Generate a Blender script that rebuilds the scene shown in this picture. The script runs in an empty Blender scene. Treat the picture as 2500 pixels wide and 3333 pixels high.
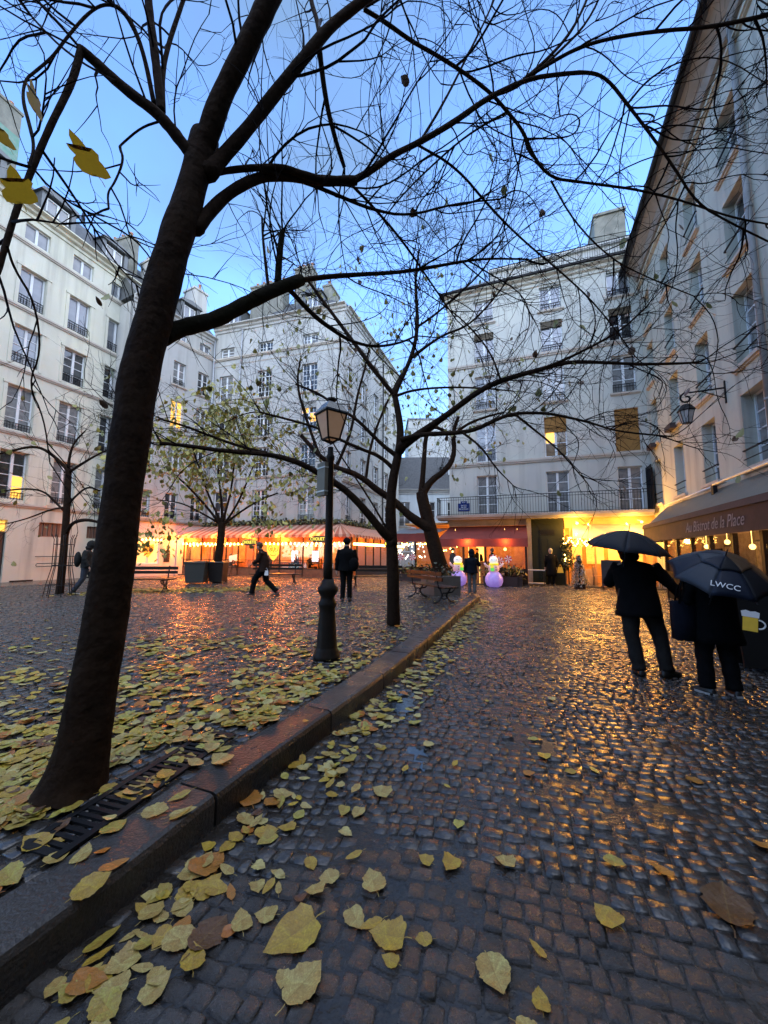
import bpy, bmesh, math, random
import numpy as np
from mathutils import Vector, Matrix, Euler
random.seed(7); RNG = np.random.default_rng(7)
S = bpy.context.scene
COL = S.collection
R_ = math.radians
# ------------------------------------------------------------------ camera
CAM_H = 1.5; PITCH = R_(6.1); ROLL = R_(0.3); FPX = 1252.0; CX, CY = 1250.0, 1666.5
cd = bpy.data.cameras.new('camera'); cam = bpy.data.objects.new('camera', cd); COL.objects.link(cam)
fw = Vector((0, math.cos(PITCH), math.sin(PITCH))); up0 = Vector((0, -math.sin(PITCH), math.cos(PITCH))); rt0 = Vector((1, 0, 0))
cx_ = rt0*math.cos(ROLL) + up0*math.sin(ROLL); cy_ = -rt0*math.sin(ROLL) + up0*math.cos(ROLL); cz_ = -fw
cam.matrix_world = Matrix(((cx_.x, cy_.x, cz_.x, 0), (cx_.y, cy_.y, cz_.y, 0), (cx_.z, cy_.z, cz_.z, CAM_H), (0, 0, 0, 1)))
cd.sensor_fit = 'VERTICAL'; cd.sensor_height = 36; cd.lens = 36*FPX/3333
cd.clip_start = .05; cd.clip_end = 1500
S.camera = cam
# ------------------------------------------------------------------ sky, sun, exposure
W = bpy.data.worlds.new('World'); S.world = W; W.use_nodes = True
nt = W.node_tree; nt.nodes.clear()
wo = nt.nodes.new('ShaderNodeOutputWorld'); bg = nt.nodes.new('ShaderNodeBackground')
sky = nt.nodes.new('ShaderNodeTexSky'); sky.sky_type = 'NISHITA'; sky.sun_disc = False
SUN_EL, SUN_ROT = R_(16), R_(200)
sky.sun_elevation = SUN_EL; sky.sun_rotation = SUN_ROT; sky.air_density = 1.0; sky.dust_density = 0.3; sky.ozone_density = 3.0
tc = nt.nodes.new('ShaderNodeTexCoord')
mp = nt.nodes.new('ShaderNodeMapping'); mp.inputs['Scale'].default_value = (1.6, 1.6, 2.6)
ns = nt.nodes.new('ShaderNodeTexNoise'); ns.inputs['Scale'].default_value = 1.5; ns.inputs['Detail'].default_value = 5; ns.inputs['Roughness'].default_value = .5
cr = nt.nodes.new('ShaderNodeValToRGB'); cr.color_ramp.elements[0].position = .38; cr.color_ramp.elements[1].position = .68
cr.color_ramp.elements[0].color = (0, 0, 0, 1); cr.color_ramp.elements[1].color = (1, 1, 1, 1)
mxc = nt.nodes.new('ShaderNodeMix'); mxc.data_type = 'RGBA'; mxc.blend_type = 'MULTIPLY'; mxc.inputs['Factor'].default_value = 1
mxc.inputs[7].default_value = (.68, .785, .99, 1)
mx2 = nt.nodes.new('ShaderNodeMix'); mx2.data_type = 'RGBA'; mx2.inputs[7].default_value = (.32, .51, .77, 1)
mlt = nt.nodes.new('ShaderNodeMath'); mlt.operation = 'MULTIPLY'; mlt.inputs[1].default_value = .75
L = nt.links.new
L(tc.outputs['Generated'], mp.inputs['Vector']); L(mp.outputs['Vector'], ns.inputs['Vector']); L(ns.outputs['Fac'], cr.inputs['Fac'])
L(cr.outputs['Color'], mlt.inputs[0]); L(mlt.outputs[0], mx2.inputs['Factor'])
L(sky.outputs['Color'], mxc.inputs[6]); L(mxc.outputs[2], mx2.inputs[6]); L(mx2.outputs[2], bg.inputs['Color']); L(bg.outputs['Background'], wo.inputs['Surface'])
bg.inputs['Strength'].default_value = .15
sd = bpy.data.lights.new('sun', 'SUN'); sd.energy = .85; sd.angle = R_(130); sd.color = (1, .98, .93)
so = bpy.data.objects.new('sun', sd); COL.objects.link(so)
so.rotation_euler = (R_(48), 0, R_(50))     # soft sky glow from above and behind the camera
S.view_settings.view_transform = 'Standard'; S.view_settings.look = 'None'; S.view_settings.exposure = 2.5; S.view_settings.gamma = 1
S.view_settings.use_curve_mapping = False
S.render.engine = 'CYCLES'
S.cycles.use_denoising = True
try: S.cycles.denoiser = 'OPENIMAGEDENOISE'
except Exception: pass
S.cycles.max_bounces = 8; S.cycles.diffuse_bounces = 3; S.cycles.glossy_bounces = 4; S.cycles.transmission_bounces = 6; S.cycles.transparent_max_bounces = 16
S.cycles.sample_clamp_indirect = 6; S.cycles.caustics_reflective = False; S.cycles.caustics_refractive = False
# ------------------------------------------------------------------ pixel (1659-wide view) -> place
def ray(px, py):
    u = (px/.6636-CX)/FPX; v = -(py/.6636-CY)/FPX
    return fw + cx_*u + cy_*v
def at(px, py, Y):                       # point on the view ray at distance Y along the ground
    d = ray(px, py); return Vector((0, 0, CAM_H)) + d*(Y/d.y)
def gnd(px, py, z=0.0):
    d = ray(px, py); return Vector((0, 0, CAM_H)) + d*((z-CAM_H)/d.z)
# ------------------------------------------------------------------ mesh helpers
class MB:
    def __init__(s): s.v = []; s.f = []; s.m = []
    def add(s, vs, fs, m=0):
        o = len(s.v); s.v += [tuple(v) for v in vs]
        for f in fs: s.f.append(tuple(i+o for i in f)); s.m.append(m)
    def box(s, x0, x1, y0, y1, z0, z1, m=0):
        s.add([(x0,y0,z0),(x1,y0,z0),(x1,y1,z0),(x0,y1,z0),(x0,y0,z1),(x1,y0,z1),(x1,y1,z1),(x0,y1,z1)],
              [(0,3,2,1),(4,5,6,7),(0,1,5,4),(1,2,6,5),(2,3,7,6),(3,0,4,7)], m)
    def hexa(s, p, m=0):                 # 8 points: 4 bottom, 4 top
        s.add(p, [(0,3,2,1),(4,5,6,7),(0,1,5,4),(1,2,6,5),(2,3,7,6),(3,0,4,7)], m)
    def bar(s, a, b, w, h=None, m=0):    # rectangular bar between two points
        a = Vector(a); b = Vector(b); h = h or w; d = (b-a).normalized()
        sd_ = d.cross(Vector((0,0,1)));
        if sd_.length < 1e-3: sd_ = Vector((1,0,0))
        sd_.normalize(); u = sd_.cross(d)
        p = []
        for e in (a, b):
            for (i, j) in ((-1,-1),(1,-1),(1,1),(-1,1)): p.append(e + sd_*i*w/2 + u*j*h/2)
        s.add(p, [(0,1,2,3),(7,6,5,4),(0,4,5,1),(1,5,6,2),(2,6,7,3),(3,7,4,0)], m)
    def tube(s, pts, rads, n=6, m=0, cap=True):
        pts = [Vector(p) for p in pts]
        if not hasattr(rads, '__len__'): rads = [rads]*len(pts)
        t = (pts[1]-pts[0]).normalized(); u = t.orthogonal().normalized(); rings = []
        for i, p in enumerate(pts):
            a = pts[max(i-1,0)]; b = pts[min(i+1,len(pts)-1)]; t2 = (b-a)
            if t2.length > 1e-9: t2.normalize(); u = (u - t2*u.dot(t2)); u = u.normalized() if u.length > 1e-6 else t2.orthogonal().normalized(); t = t2
            w = t.cross(u)
            rings.append([p + (u*math.cos(2*math.pi*k/n) + w*math.sin(2*math.pi*k/n))*rads[i] for k in range(n)])
        vs = [v for r in rings for v in r]; fs = []
        for i in range(len(pts)-1):
            for k in range(n):
                k2 = (k+1) % n; fs.append((i*n+k, i*n+k2, (i+1)*n+k2, (i+1)*n+k))
        if cap: fs.append(tuple(range(n-1,-1,-1))); fs.append(tuple((len(pts)-1)*n+k for k in range(n)))
        s.add(vs, fs, m)
    def lathe(s, prof, n=16, c=(0,0,0), m=0, ang=0):
        vs = []; fs = []
        for (r, z) in prof:
            for k in range(n):
                a = ang+2*math.pi*k/n; vs.append((c[0]+r*math.cos(a), c[1]+r*math.sin(a), c[2]+z))
        for i in range(len(prof)-1):
            for k in range(n):
                k2 = (k+1) % n; fs.append((i*n+k, i*n+k2, (i+1)*n+k2, (i+1)*n+k))
        fs.append(tuple(range(n-1,-1,-1))); fs.append(tuple((len(prof)-1)*n+k for k in range(n)))
        s.add(vs, fs, m)
    def ball(s, c, r, n=10, k=7, m=0):
        r = r if hasattr(r, '__len__') else (r, r, r); vs = []; fs = []
        for i in range(k+1):
            th = math.pi*i/k
            for j in range(n):
                a = 2*math.pi*j/n; vs.append((c[0]+r[0]*math.sin(th)*math.cos(a), c[1]+r[1]*math.sin(th)*math.sin(a), c[2]+r[2]*math.cos(th)))
        for i in range(k):
            for j in range(n):
                j2 = (j+1) % n; fs.append((i*n+j, (i+1)*n+j, (i+1)*n+j2, i*n+j2))
        s.add(vs, fs, m)
    def prism(s, poly, axis, d0, d1, m=0):   # extrude a 2-D polygon along an axis ('x','y','z')
        n = len(poly)
        def P(a, b, d): return {'x': (d, a, b), 'y': (a, d, b), 'z': (a, b, d)}[axis]
        vs = [P(a, b, d0) for a, b in poly] + [P(a, b, d1) for a, b in poly]
        fs = [tuple(range(n-1,-1,-1)), tuple(range(n, 2*n))] + [(i, (i+1) % n, n+(i+1) % n, n+i) for i in range(n)]
        s.add(vs, fs, m)
    def mesh(s, name, mats, smooth=False):
        me = bpy.data.meshes.new(name); me.from_pydata(s.v, [], s.f)
        for m in (mats if isinstance(mats, (list, tuple)) else [mats]): me.materials.append(m)
        me.polygons.foreach_set('material_index', s.m)
        if smooth: me.polygons.foreach_set('use_smooth', [True]*len(s.f))
        bm = bmesh.new(); bm.from_mesh(me); bmesh.ops.recalc_face_normals(bm, faces=bm.faces); bm.to_mesh(me); bm.free()
        return me
    def build(s, name, mats, parent=None, smooth=False): return obj(name, s.mesh(name, mats, smooth), parent)
def obj(name, data, parent=None, loc=None, rot=None, scale=None):
    o = bpy.data.objects.new(name, data); COL.objects.link(o)
    if parent: o.parent = parent
    if loc is not None: o.location = loc
    if rot is not None: o.rotation_euler = rot
    if scale is not None: o.scale = scale
    return o
def tag(o, label=None, cat=None, group=None, kind=None):
    if label: o['label'] = label
    if cat: o['category'] = cat
    if group: o['group'] = group
    if kind: o['kind'] = kind
    return o
def thing(name, label, cat, loc=(0,0,0), rz=0, group=None):
    return tag(obj(name, None, None, loc, (0,0,rz)), label, cat, group)
def kids(o): return [c for c in o.children]
def copy_tree(o, parent=None):
    c = o.copy(); COL.objects.link(c)
    if parent: c.parent = parent
    for ch in kids(o): copy_tree(ch, c)
    return c
def np_mesh(name, V, Fq, mats, col=None, smooth=True, midx=None):   # quads/tris arrays -> mesh
    me = bpy.data.meshes.new(name); nf, k = Fq.shape
    me.vertices.add(len(V)); me.vertices.foreach_set('co', V.astype(np.float32).ravel())
    me.loops.add(nf*k); me.loops.foreach_set('vertex_index', Fq.astype(np.int32).ravel())
    me.polygons.add(nf); me.polygons.foreach_set('loop_start', np.arange(0, nf*k, k, dtype=np.int32))
    me.polygons.foreach_set('loop_total', np.full(nf, k, dtype=np.int32))
    if smooth: me.polygons.foreach_set('use_smooth', np.ones(nf, dtype=bool))
    for m in mats: me.materials.append(m)
    if midx is not None: me.polygons.foreach_set('material_index', midx.astype(np.int32))
    me.update(calc_edges=True)
    if col is not None:
        a = me.color_attributes.new('tint', 'FLOAT_COLOR', 'POINT'); a.data.foreach_set('color', col.astype(np.float32).ravel())
    return me
# ------------------------------------------------------------------ materials
MATS = {}
def mat(name, col, rough=.6, metal=0.0, spec=.5, emit=None, es=0.0, noise=None, bump=0.0, bscale=40.0, streak=0.0, coat=0.0, trans=0.0, alpha=1.0, attr=None, rnoise=0.0, sub=0.0, ior=1.45, coords='Object', orand=0.0):
    if name in MATS: return MATS[name]
    m = bpy.data.materials.new(name); m.use_nodes = True; n = m.node_tree; b = n.nodes['Principled BSDF']; lk = n.links.new
    b.inputs['Base Color'].default_value = (*col, 1); b.inputs['Roughness'].default_value = rough; b.inputs['Metallic'].default_value = metal
    b.inputs['Specular IOR Level'].default_value = spec; b.inputs['Coat Weight'].default_value = coat; b.inputs['Transmission Weight'].default_value = trans
    b.inputs['Alpha'].default_value = alpha; b.inputs['IOR'].default_value = ior
    if coat: b.inputs['Coat Roughness'].default_value = .08
    if emit: b.inputs['Emission Color'].default_value = (*emit, 1); b.inputs['Emission Strength'].default_value = es
    t = n.nodes.new('ShaderNodeTexCoord'); src = t.outputs[coords]; base = None
    def mix(a, bcol, fac, mode='MIX'):
        x = n.nodes.new('ShaderNodeMix'); x.data_type = 'RGBA'; x.blend_type = mode
        if hasattr(fac, 'is_linked'): lk(fac, x.inputs['Factor'])
        else: x.inputs['Factor'].default_value = fac
        for i, q in ((6, a), (7, bcol)):
            if hasattr(q, 'is_linked'): lk(q, x.inputs[i])
            else: x.inputs[i].default_value = (*q[:3], 1)
        return x.outputs[2]
    def nz(scale, detail=4, sc=None, lo=.35, hi=.65):
        s_ = src
        if sc:
            mpn = n.nodes.new('ShaderNodeMapping'); mpn.inputs['Scale'].default_value = sc; lk(src, mpn.inputs['Vector']); s_ = mpn.outputs['Vector']
        x = n.nodes.new('ShaderNodeTexNoise'); x.inputs['Scale'].default_value = scale; x.inputs['Detail'].default_value = detail; lk(s_, x.inputs['Vector'])
        r = n.nodes.new('ShaderNodeMapRange'); r.inputs['From Min'].default_value = lo; r.inputs['From Max'].default_value = hi; lk(x.outputs['Fac'], r.inputs['Value'])
        return r.outputs['Result'], x.outputs['Fac']
    base = col
    if attr:
        a = n.nodes.new('ShaderNodeAttribute'); a.attribute_name = attr; base = mix(col, a.outputs['Color'], 1.0, 'MULTIPLY')
    if noise:                                   # list of (scale, colour, amount)
        for (sc, c2, amt) in noise:
            f_, _ = nz(sc); mm = n.nodes.new('ShaderNodeMath'); mm.operation = 'MULTIPLY'; mm.inputs[1].default_value = amt; lk(f_, mm.inputs[0]); base = mix(base, c2, mm.outputs[0])
    if streak:
        f_, _ = nz(1.0, 5, (2.2, 2.2, .16), .5, .75); mm = n.nodes.new('ShaderNodeMath'); mm.operation = 'MULTIPLY'; mm.inputs[1].default_value = streak; lk(f_, mm.inputs[0]); base = mix(base, (.16, .15, .13), mm.outputs[0])
    if orand:                                   # each object of a kind a little lighter or darker
        oi = n.nodes.new('ShaderNodeObjectInfo'); mr = n.nodes.new('ShaderNodeMapRange'); mr.inputs['To Min'].default_value = 1-orand; mr.inputs['To Max'].default_value = 1+orand; lk(oi.outputs['Random'], mr.inputs['Value'])
        cc_ = n.nodes.new('ShaderNodeCombineColor'); [lk(mr.outputs['Result'], cc_.inputs[q]) for q in range(3)]; base = mix(base, cc_.outputs[0], 1.0, 'MULTIPLY')
    if hasattr(base, 'is_linked'): lk(base, b.inputs['Base Color'])
    if rnoise:
        f_, _ = nz(3.0, 5); r = n.nodes.new('ShaderNodeMapRange'); r.inputs['To Min'].default_value = max(.02, rough-rnoise); r.inputs['To Max'].default_value = rough+rnoise
        lk(f_, r.inputs['Value']); lk(r.outputs['Result'], b.inputs['Roughness'])
    if bump:
        _, f_ = nz(bscale, 6); bp = n.nodes.new('ShaderNodeBump'); bp.inputs['Strength'].default_value = bump; bp.inputs['Distance'].default_value = .02
        lk(f_, bp.inputs['Height']); lk(bp.outputs['Normal'], b.inputs['Normal'])
    if sub: b.inputs['Subsurface Weight'].default_value = sub
    MATS[name] = m; return m
# facades
PL_L = mat('plaster_cream', (.68,.66,.50), .85, noise=[(.35,(.51,.50,.43),.7),(3,(.64,.63,.55),.5)], streak=.45, bump=.25, bscale=18)
PL_M = mat('plaster_white', (.48,.475,.43), .85, noise=[(.4,(.36,.365,.36),.7),(2.5,(.47,.47,.46),.4)], streak=.45, bump=.2, bscale=18)
PL_F = mat('plaster_pale', (.57,.56,.48), .85, noise=[(.5,(.43,.435,.42),.6)], streak=.4, bump=.2, bscale=18)
PL_R = mat('plaster_grey', (.54,.54,.44), .85, noise=[(.5,(.42,.425,.375),.7),(6,(.52,.52,.43),.5)], streak=.65, bump=.3, bscale=20)
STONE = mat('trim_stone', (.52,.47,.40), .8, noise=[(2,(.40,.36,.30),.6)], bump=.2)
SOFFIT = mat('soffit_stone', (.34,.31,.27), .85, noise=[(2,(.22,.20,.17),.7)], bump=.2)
SLATE = mat('roof_slate', (.05,.055,.06), .5, noise=[(6,(.085,.09,.095),.6)], bump=.3, bscale=30)
ZINC = mat('roof_zinc', (.15,.16,.165), .4, metal=.4, noise=[(2,(.10,.105,.11),.6)])
CHIM = mat('chimney_render', (.22,.22,.19), .9, noise=[(2.5,(.12,.125,.11),.8)], streak=.6, bump=.4, bscale=15)
GREEN_NET = mat('verdigris', (.10,.24,.19), .8, noise=[(5,(.22,.27,.24),.7)])
CLAY = mat('chimney_pot', (.33,.17,.11), .8)
WOODW = mat('white_window_paint', (.74,.76,.76), .45, noise=[(4,(.62,.63,.62),.4)])
GLASS = mat('window_glass', (.028,.03,.034), .04, spec=.9, coat=.6)
GLASS_CURT = mat('window_glass_with_curtain', (.23,.23,.22), .15, spec=.7, coat=.9, noise=[(5,(.13,.13,.13),.8)])
GLASS_SKY = mat('window_glass_painted_sky', (.22,.23,.25), .1, spec=.8, coat=.8, noise=[(1.5,(.12,.13,.15),.7)])  # pale base puts the sky's reflection into the pane colour
GLASS_LIT = mat('window_glass_lit', (.4,.22,.06), .2, emit=(1,.50,.08), es=.34, noise=[(2,(.2,.12,.05),.8)])
IRON = mat('black_iron', (.010,.010,.011), .5, spec=.2, bump=.05)
IRON_G = mat('dark_green_iron', (.014,.012,.010), .45, spec=.12, noise=[(12,(.024,.015,.010),.6)], bump=.15, bscale=60)
BLIND = mat('ochre_blind', (.30,.15,.035), .8, noise=[(2,(.24,.12,.03),.5)], bump=.15, bscale=60)
RUST = mat('rust_shutter', (.19,.085,.05), .7, noise=[(6,(.11,.06,.04),.6)])
BARK = mat('wet_bark', (.020,.011,.007), .8, spec=.05, noise=[(2.2,(.034,.020,.012),.6),(9,(.007,.0045,.0035),.6),(34,(.036,.023,.014),.4)], bump=1.0, bscale=16)
BARK2 = mat('mossy_bark', (.014,.013,.007), .8, spec=.03, noise=[(5,(.022,.019,.015),.7)], bump=.8, bscale=28)
TWIG = mat('twig_bark', (.008,.005,.005), .8, spec=.06)
# ------------------------------------------------------------------ buildings
PANE_CACHE = {}; WR = random.Random(31)
def pane_mesh(w, h, m):
    k = (round(w,2), round(h,2), m.name)
    if k not in PANE_CACHE:
        b = MB(); b.box(-w/2, w/2, -.006, .006, -h/2, h/2); PANE_CACHE[k] = b.mesh('pane', m)
    return PANE_CACHE[k]
FR_CACHE = {}
def frame_mesh(w, h, nx, nz, m, bw=.035):
    k = (round(w,2), round(h,2), nx, nz, m.name, bw)
    if k not in FR_CACHE:
        b = MB(); e = .055
        b.box(0,e,-.03,.05,0,h); b.box(w-e,w,-.03,.05,0,h); b.box(e,w-e,-.03,.05,h-e,h); b.box(e,w-e,-.03,.05,0,.09)
        b.box(w/2-.055,w/2+.055,-.045,.05,.09,h-e)
        for i in range(2):
            x0 = e if i == 0 else w/2+.055; x1 = w/2-.055 if i == 0 else w-e; cw = (x1-x0)/nx
            for j in range(1, nx): b.box(x0+j*cw-.012, x0+j*cw+.012, -.022,.03,.09,h-e)
            for j in range(1, nz):
                z = .09+(h-e-.09)*j/nz; b.box(x0, x1, -.02,.03, z-bw/2, z+bw/2)
        FR_CACHE[k] = b.mesh('window', m)
    return FR_CACHE[k]
RAIL_CACHE = {}
def rail_mesh(w, h, gap=.11, scroll=False):
    k = (round(w,2), round(h,2), gap, scroll)
    if k not in RAIL_CACHE:
        b = MB(); b.box(0,w,-.02,.02,h-.03,h); b.box(0,w,-.012,.012,.04,.065); b.box(0,w,-.01,.01,h-.16,h-.14)
        n = max(2, int(w/gap))
        for i in range(n+1):
            x = .01+(w-.02)*i/n; b.box(x-.008,x+.008,-.008,.008,.0,h-.02)
        if scroll:
            for i in range(n):
                x = .01+(w-.02)*(i+.5)/n; r = w/n*.42
                for zc in (.2, .38):
                    if zc+r < h-.16: b.tube([(x+r*math.cos(a), 0, zc+r*1.3*math.sin(a)) for a in np.linspace(0, 2*math.pi, 9)], .007, 3, cap=False)
        RAIL_CACHE[k] = b.mesh('railing', IRON)
    return RAIL_CACHE[k]
def window(par, s, z, w, h, nx=1, nz=4, glass=None, y=.17, sill=True, rail=0, scroll=False, blind=0, dark_rail=False, skip=(), lit=(), lintel=None, bw=.035, shutter=None):
    """a window in its opening: frame (the part) with panes, sill, railing as sub-parts"""
    fm = frame_mesh(w, h, nx, nz, WOODW, bw)
    f = obj('window', fm, par, (s, y, z))
    e = .055; glass = glass or GLASS
    if glass is GLASS and not lit and WR.random() < .3: glass = GLASS_CURT
    for i in range(2):
        x0 = e if i == 0 else w/2+.055; x1 = w/2-.055 if i == 0 else w-e; cw = (x1-x0)/nx
        for j in range(nx):
            for k in range(nz):
                ph = (h-e-.09)/nz; g = GLASS_LIT if (i, k) in lit else glass
                obj('pane', pane_mesh(cw-.004, ph-.004, g), f, (x0+(j+.5)*cw, .012, .09+(k+.5)*ph), (R_(random.uniform(-.8,.8)), 0, R_(random.uniform(-.9,.9))))
    if sill:
        b = MB(); b.box(-.13, w+.13, -y-.10, -.03, -.09, -.003); b.box(-.10, w+.10, -y-.05, -.04, -.14, -.092); b.build('sill', STONE, f)
    if rail: obj('railing', rail_mesh(w-.04, rail, scroll=scroll), f, (.02, -y+.06, 0))
    if blind:
        b = MB(); b.box(.01, w-.01, -.075, -.05, h*(1-blind), h-.004)
        if blind > .6: b.box(.01, w-.01, -.12, -.078, .0, h*.3)
        b.build('blind', BLIND, f)
    if shutter:
        b = MB(); b.box(.0, w, -.10, -.05, h-.34, h)
        for i in range(7): b.box(.0, w, -.12, -.1, h-.33+i*.048, h-.30+i*.048)
        b.build('awning_box', shutter, f)
    return f
def wall(par, s0, s1, z0, z1, ops, m, y=0.0, depth=.22, name='wall'):
    xs = sorted(set([s0, s1] + [o[0] for o in ops] + [o[1] for o in ops])); zs = sorted(set([z0, z1] + [o[2] for o in ops] + [o[3] for o in ops]))
    xs = [x for x in xs if s0-1e-6 <= x <= s1+1e-6]; zs = [z for z in zs if z0-1e-6 <= z <= z1+1e-6]
    b = MB(); vid = {}
    def V(i, k):
        if (i, k) not in vid: vid[(i, k)] = len(b.v); b.v.append((xs[i], y, zs[k]))
        return vid[(i, k)]
    for i in range(len(xs)-1):
        for k in range(len(zs)-1):
            c = ((xs[i]+xs[i+1])/2, (zs[k]+zs[k+1])/2)
            if any(o[0] < c[0] < o[1] and o[2] < c[1] < o[3] for o in ops): continue
            b.f.append((V(i,k), V(i+1,k), V(i+1,k+1), V(i,k+1))); b.m.append(0)
    for o in ops:
        a0, a1, b0, b1 = o[:4]; d = y+depth
        b.add([(a0,y,b0),(a1,y,b0),(a1,y,b1),(a0,y,b1),(a0,d,b0),(a1,d,b0),(a1,d,b1),(a0,d,b1)], [(0,1,5,4),(1,2,6,5),(2,3,7,6),(3,0,4,7)])
    me = bpy.data.meshes.new(name); me.from_pydata(b.v, [], b.f); me.materials.append(m)
    return obj(name, me, par)
def shell(par, s0, s1, d, z1, m, front=.25):     # dark core behind the openings plus side and back walls
    b = MB(); b.box(s0, s1, front, d, -.3, z1); return b.build('side_wall', m, par)
def string_course(par, s0, s1, z, h=.16, out=.10, m=None, name='string_course'):
    b = MB(); b.box(s0, s1, -out, -.002, z, z+h*.55); b.box(s0, s1, -out*.6, -.003, z-h*.45, z-.002); return b.build(name, m or STONE, par)
def cornice(par, s0, s1, z, m=None, out=.32):
    b = MB(); b.prism([(-.003,z-.45),(-.06,z-.45),(-.06,z-.30),(-out*.45,z-.24),(-out*.5,z-.12),(-out,z-.06),(-out,z),(-.003,z)], 'x', s0, s1)
    o = b.build('cornice', m or STONE, par); return o
def chimney(par, x0, x1, y0, y1, z0, z1, m=None, pots=3):
    b = MB(); b.box(x0,x1,y0,y1,z0,z1); b.box(x0-.06,x1+.06,y0-.06,y1+.06,z1+.002,z1+.14); c = b.build('chimney', m or CHIM, par)
    for i in range(pots):
        q = MB(); L_ = (x1-x0) > (y1-y0)
        px = x0+(x1-x0)*(i+.5)/pots if L_ else (x0+x1)/2; py = (y0+y1)/2 if L_ else y0+(y1-y0)*(i+.5)/pots
        q.lathe([(.11,0),(.09,.1),(.085,.4),(.11,.42),(.11,.46)], 8, (px,py,z1+.14)); q.build('chimney_pot', CLAY, c, True)
    return c
def dormer(par, s, z, w, h, y0, depth=1.6):
    d = MB(); d.box(s-.28,s-.06,y0,y0+depth,z-.3,z+h+.12); d.box(s+w+.06,s+w+.28,y0,y0+depth,z-.3,z+h+.12); d.box(s-.059,s+w+.059,y0+.02,y0+depth,z-.3,z-.06); d.box(s-.059,s+w+.059,y0+.3,y0+depth,z-.059,z+h+.12)
    d.prism([(s-.4,z+h+.122),(s+w+.4,z+h+.122),(s+w+.3,z+h+.28),(s+w/2,z+h+.42),(s-.3,z+h+.28)], 'y', y0-.12, y0+depth)
    o = d.build('dormer', ZINC, par)
    f = obj('window_frame', frame_mesh(w, h, 1, 1, WOODW), o, (s, y0+.14, z))
    for i in range(2): pass
    g = MB(); g.box(s+.05, s+w-.05, y0+.15, y0+.165, z+.08, z+h-.05); g.build('pane', GLASS_SKY, o)
    return o
def place(name, label, A, dx, dy, cat='building', group=None):
    return thing(name, label, cat, (A[0], A[1], 0), math.atan2(dy, dx), group)
# ---- left building (cream, five floors)
LB = place('apartment_building', 'cream five storey apartment building on the left with a zinc mansard roof', (-16.89,17.53), .2924, .9563)
FL = [(3.85,6.05),(7.05,9.1),(10.2,12.0),(13.05,14.87),(16.32,17.2)]
cols = [-5.0,-2.9,-.78,1.36,3.45]; ops = []
for c in cols:
    for k, (a, b_) in enumerate(FL): ops.append((c, c+1.06, a, b_))
gops = [(-1.35,-.24,0.0,2.9),(1.0,2.25,2.2,2.9),(3.25,4.1,2.2,2.85)]
wall(LB, -7, 6.2, -.2, 17.9, ops+gops, PL_L)
shell(LB, -7, 6.2, 9, 17.6, PL_L)
for i, c in enumerate(cols):
    for k, (a, b_) in enumerate(FL):
        lit = ((1,0),(1,1)) if (i == 2 and k == 0) else ()
        window(LB, c, a, 1.06, b_-a, 1, [4,4,4,1,1][k], GLASS_SKY if k >= 3 else (GLASS_SKY if (k == 2 and i < 3) else GLASS), sill=False, rail=[.34,.34,.5,.5,0][k], scroll=True, lit=() if k else lit, bw=.03)
        if k < 4:
            b = MB(); b.box(c-.16,c-.02,-.035,-.002,a-.1,b_+.02); b.box(c+1.08,c+1.22,-.035,-.002,a-.1,b_+.02); b.box(c-.2,c+1.26,-.06,-.002,b_+.021,b_+.14); b.build('architrave', PL_L, LB)
for z in (3.6, 6.88, 9.92, 12.85, 16.08): string_course(LB, -7, 6.25, z)
cornice(LB, -7, 6.3, 17.95, PL_L, .45)
b = MB(); b.hexa([(-7,-.2,17.952),(6.3,-.2,17.952),(6.3,8,17.952),(-7,8,17.952),(-7,1.2,20.0),(6.2,1.2,20.0),(6.2,7,20.6),(-7,7,20.6)]); b.build('roof', SLATE, LB)
dormer(LB, .05, 18.5, 1.05, .8, .12); dormer(LB, 3.1, 18.5, 1.0, .8, .12); dormer(LB, -3.0, 18.5, 1.05, .8, .12)
chimney(LB, 4.75, 5.35, .55, 2.6, 18.3, 21.2)
chimney(LB, -2.3, -.62, 1.6, 2.4, 18.3, 23.6)
b = MB(); b.box(-2.32,-.60,1.58,2.42,20.9,22.3); b.build('chimney_cladding', GREEN_NET, LB)
b = MB(); b.box(-1.35,-.24,.1,.16,0.0,2.35); b.box(-1.3,-.3,.08,.1,.2,2.2); d_ = b.build('door', mat('dark_door', (.03,.03,.032), .4), LB)
b = MB(); b.box(-1.3,-.28,.1,.13,2.4,2.86); b.build('fanlight', GLASS_LIT, LB)
for (x0, x1) in ((1.0,2.25),(3.25,4.1)):
    n = int((x1-x0)/.21); b = MB()
    for i in range(n): b.box(x0+.05+i*.2, x0+.17+i*.2, .08, .12, 2.24, 2.86)
    b.box(x0,x1,.13,.16,2.2,2.9,1); b.build('vent_slats', [RUST, mat('vent_back',(.3,.2,.15),.8)], LB)
b = MB(); b.box(.05,.95,-.04,-.002,.05,.17); b.box(3.2,3.9,-.04,-.002,.05,.17); b.build('cellar_vent', IRON, LB)
b = MB(); b.bar((.9,-.12,1.25),(2.9,-.12,1.25),.03); b.tube([(1.0,-.12,.78),(.95,-.12,.85),(1.0,-.12,.92),(2.8,-.12,.92),(2.85,-.12,.85),(2.8,-.12,.78),(1.0,-.12,.78)],.015,4); b.bar((2.6,-.12,1.25),(2.6,0,1.25),.025); b.bar((1.1,-.12,1.25),(1.1,0,1.25),.025); b.build('wall_rack', IRON, LB)
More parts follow.
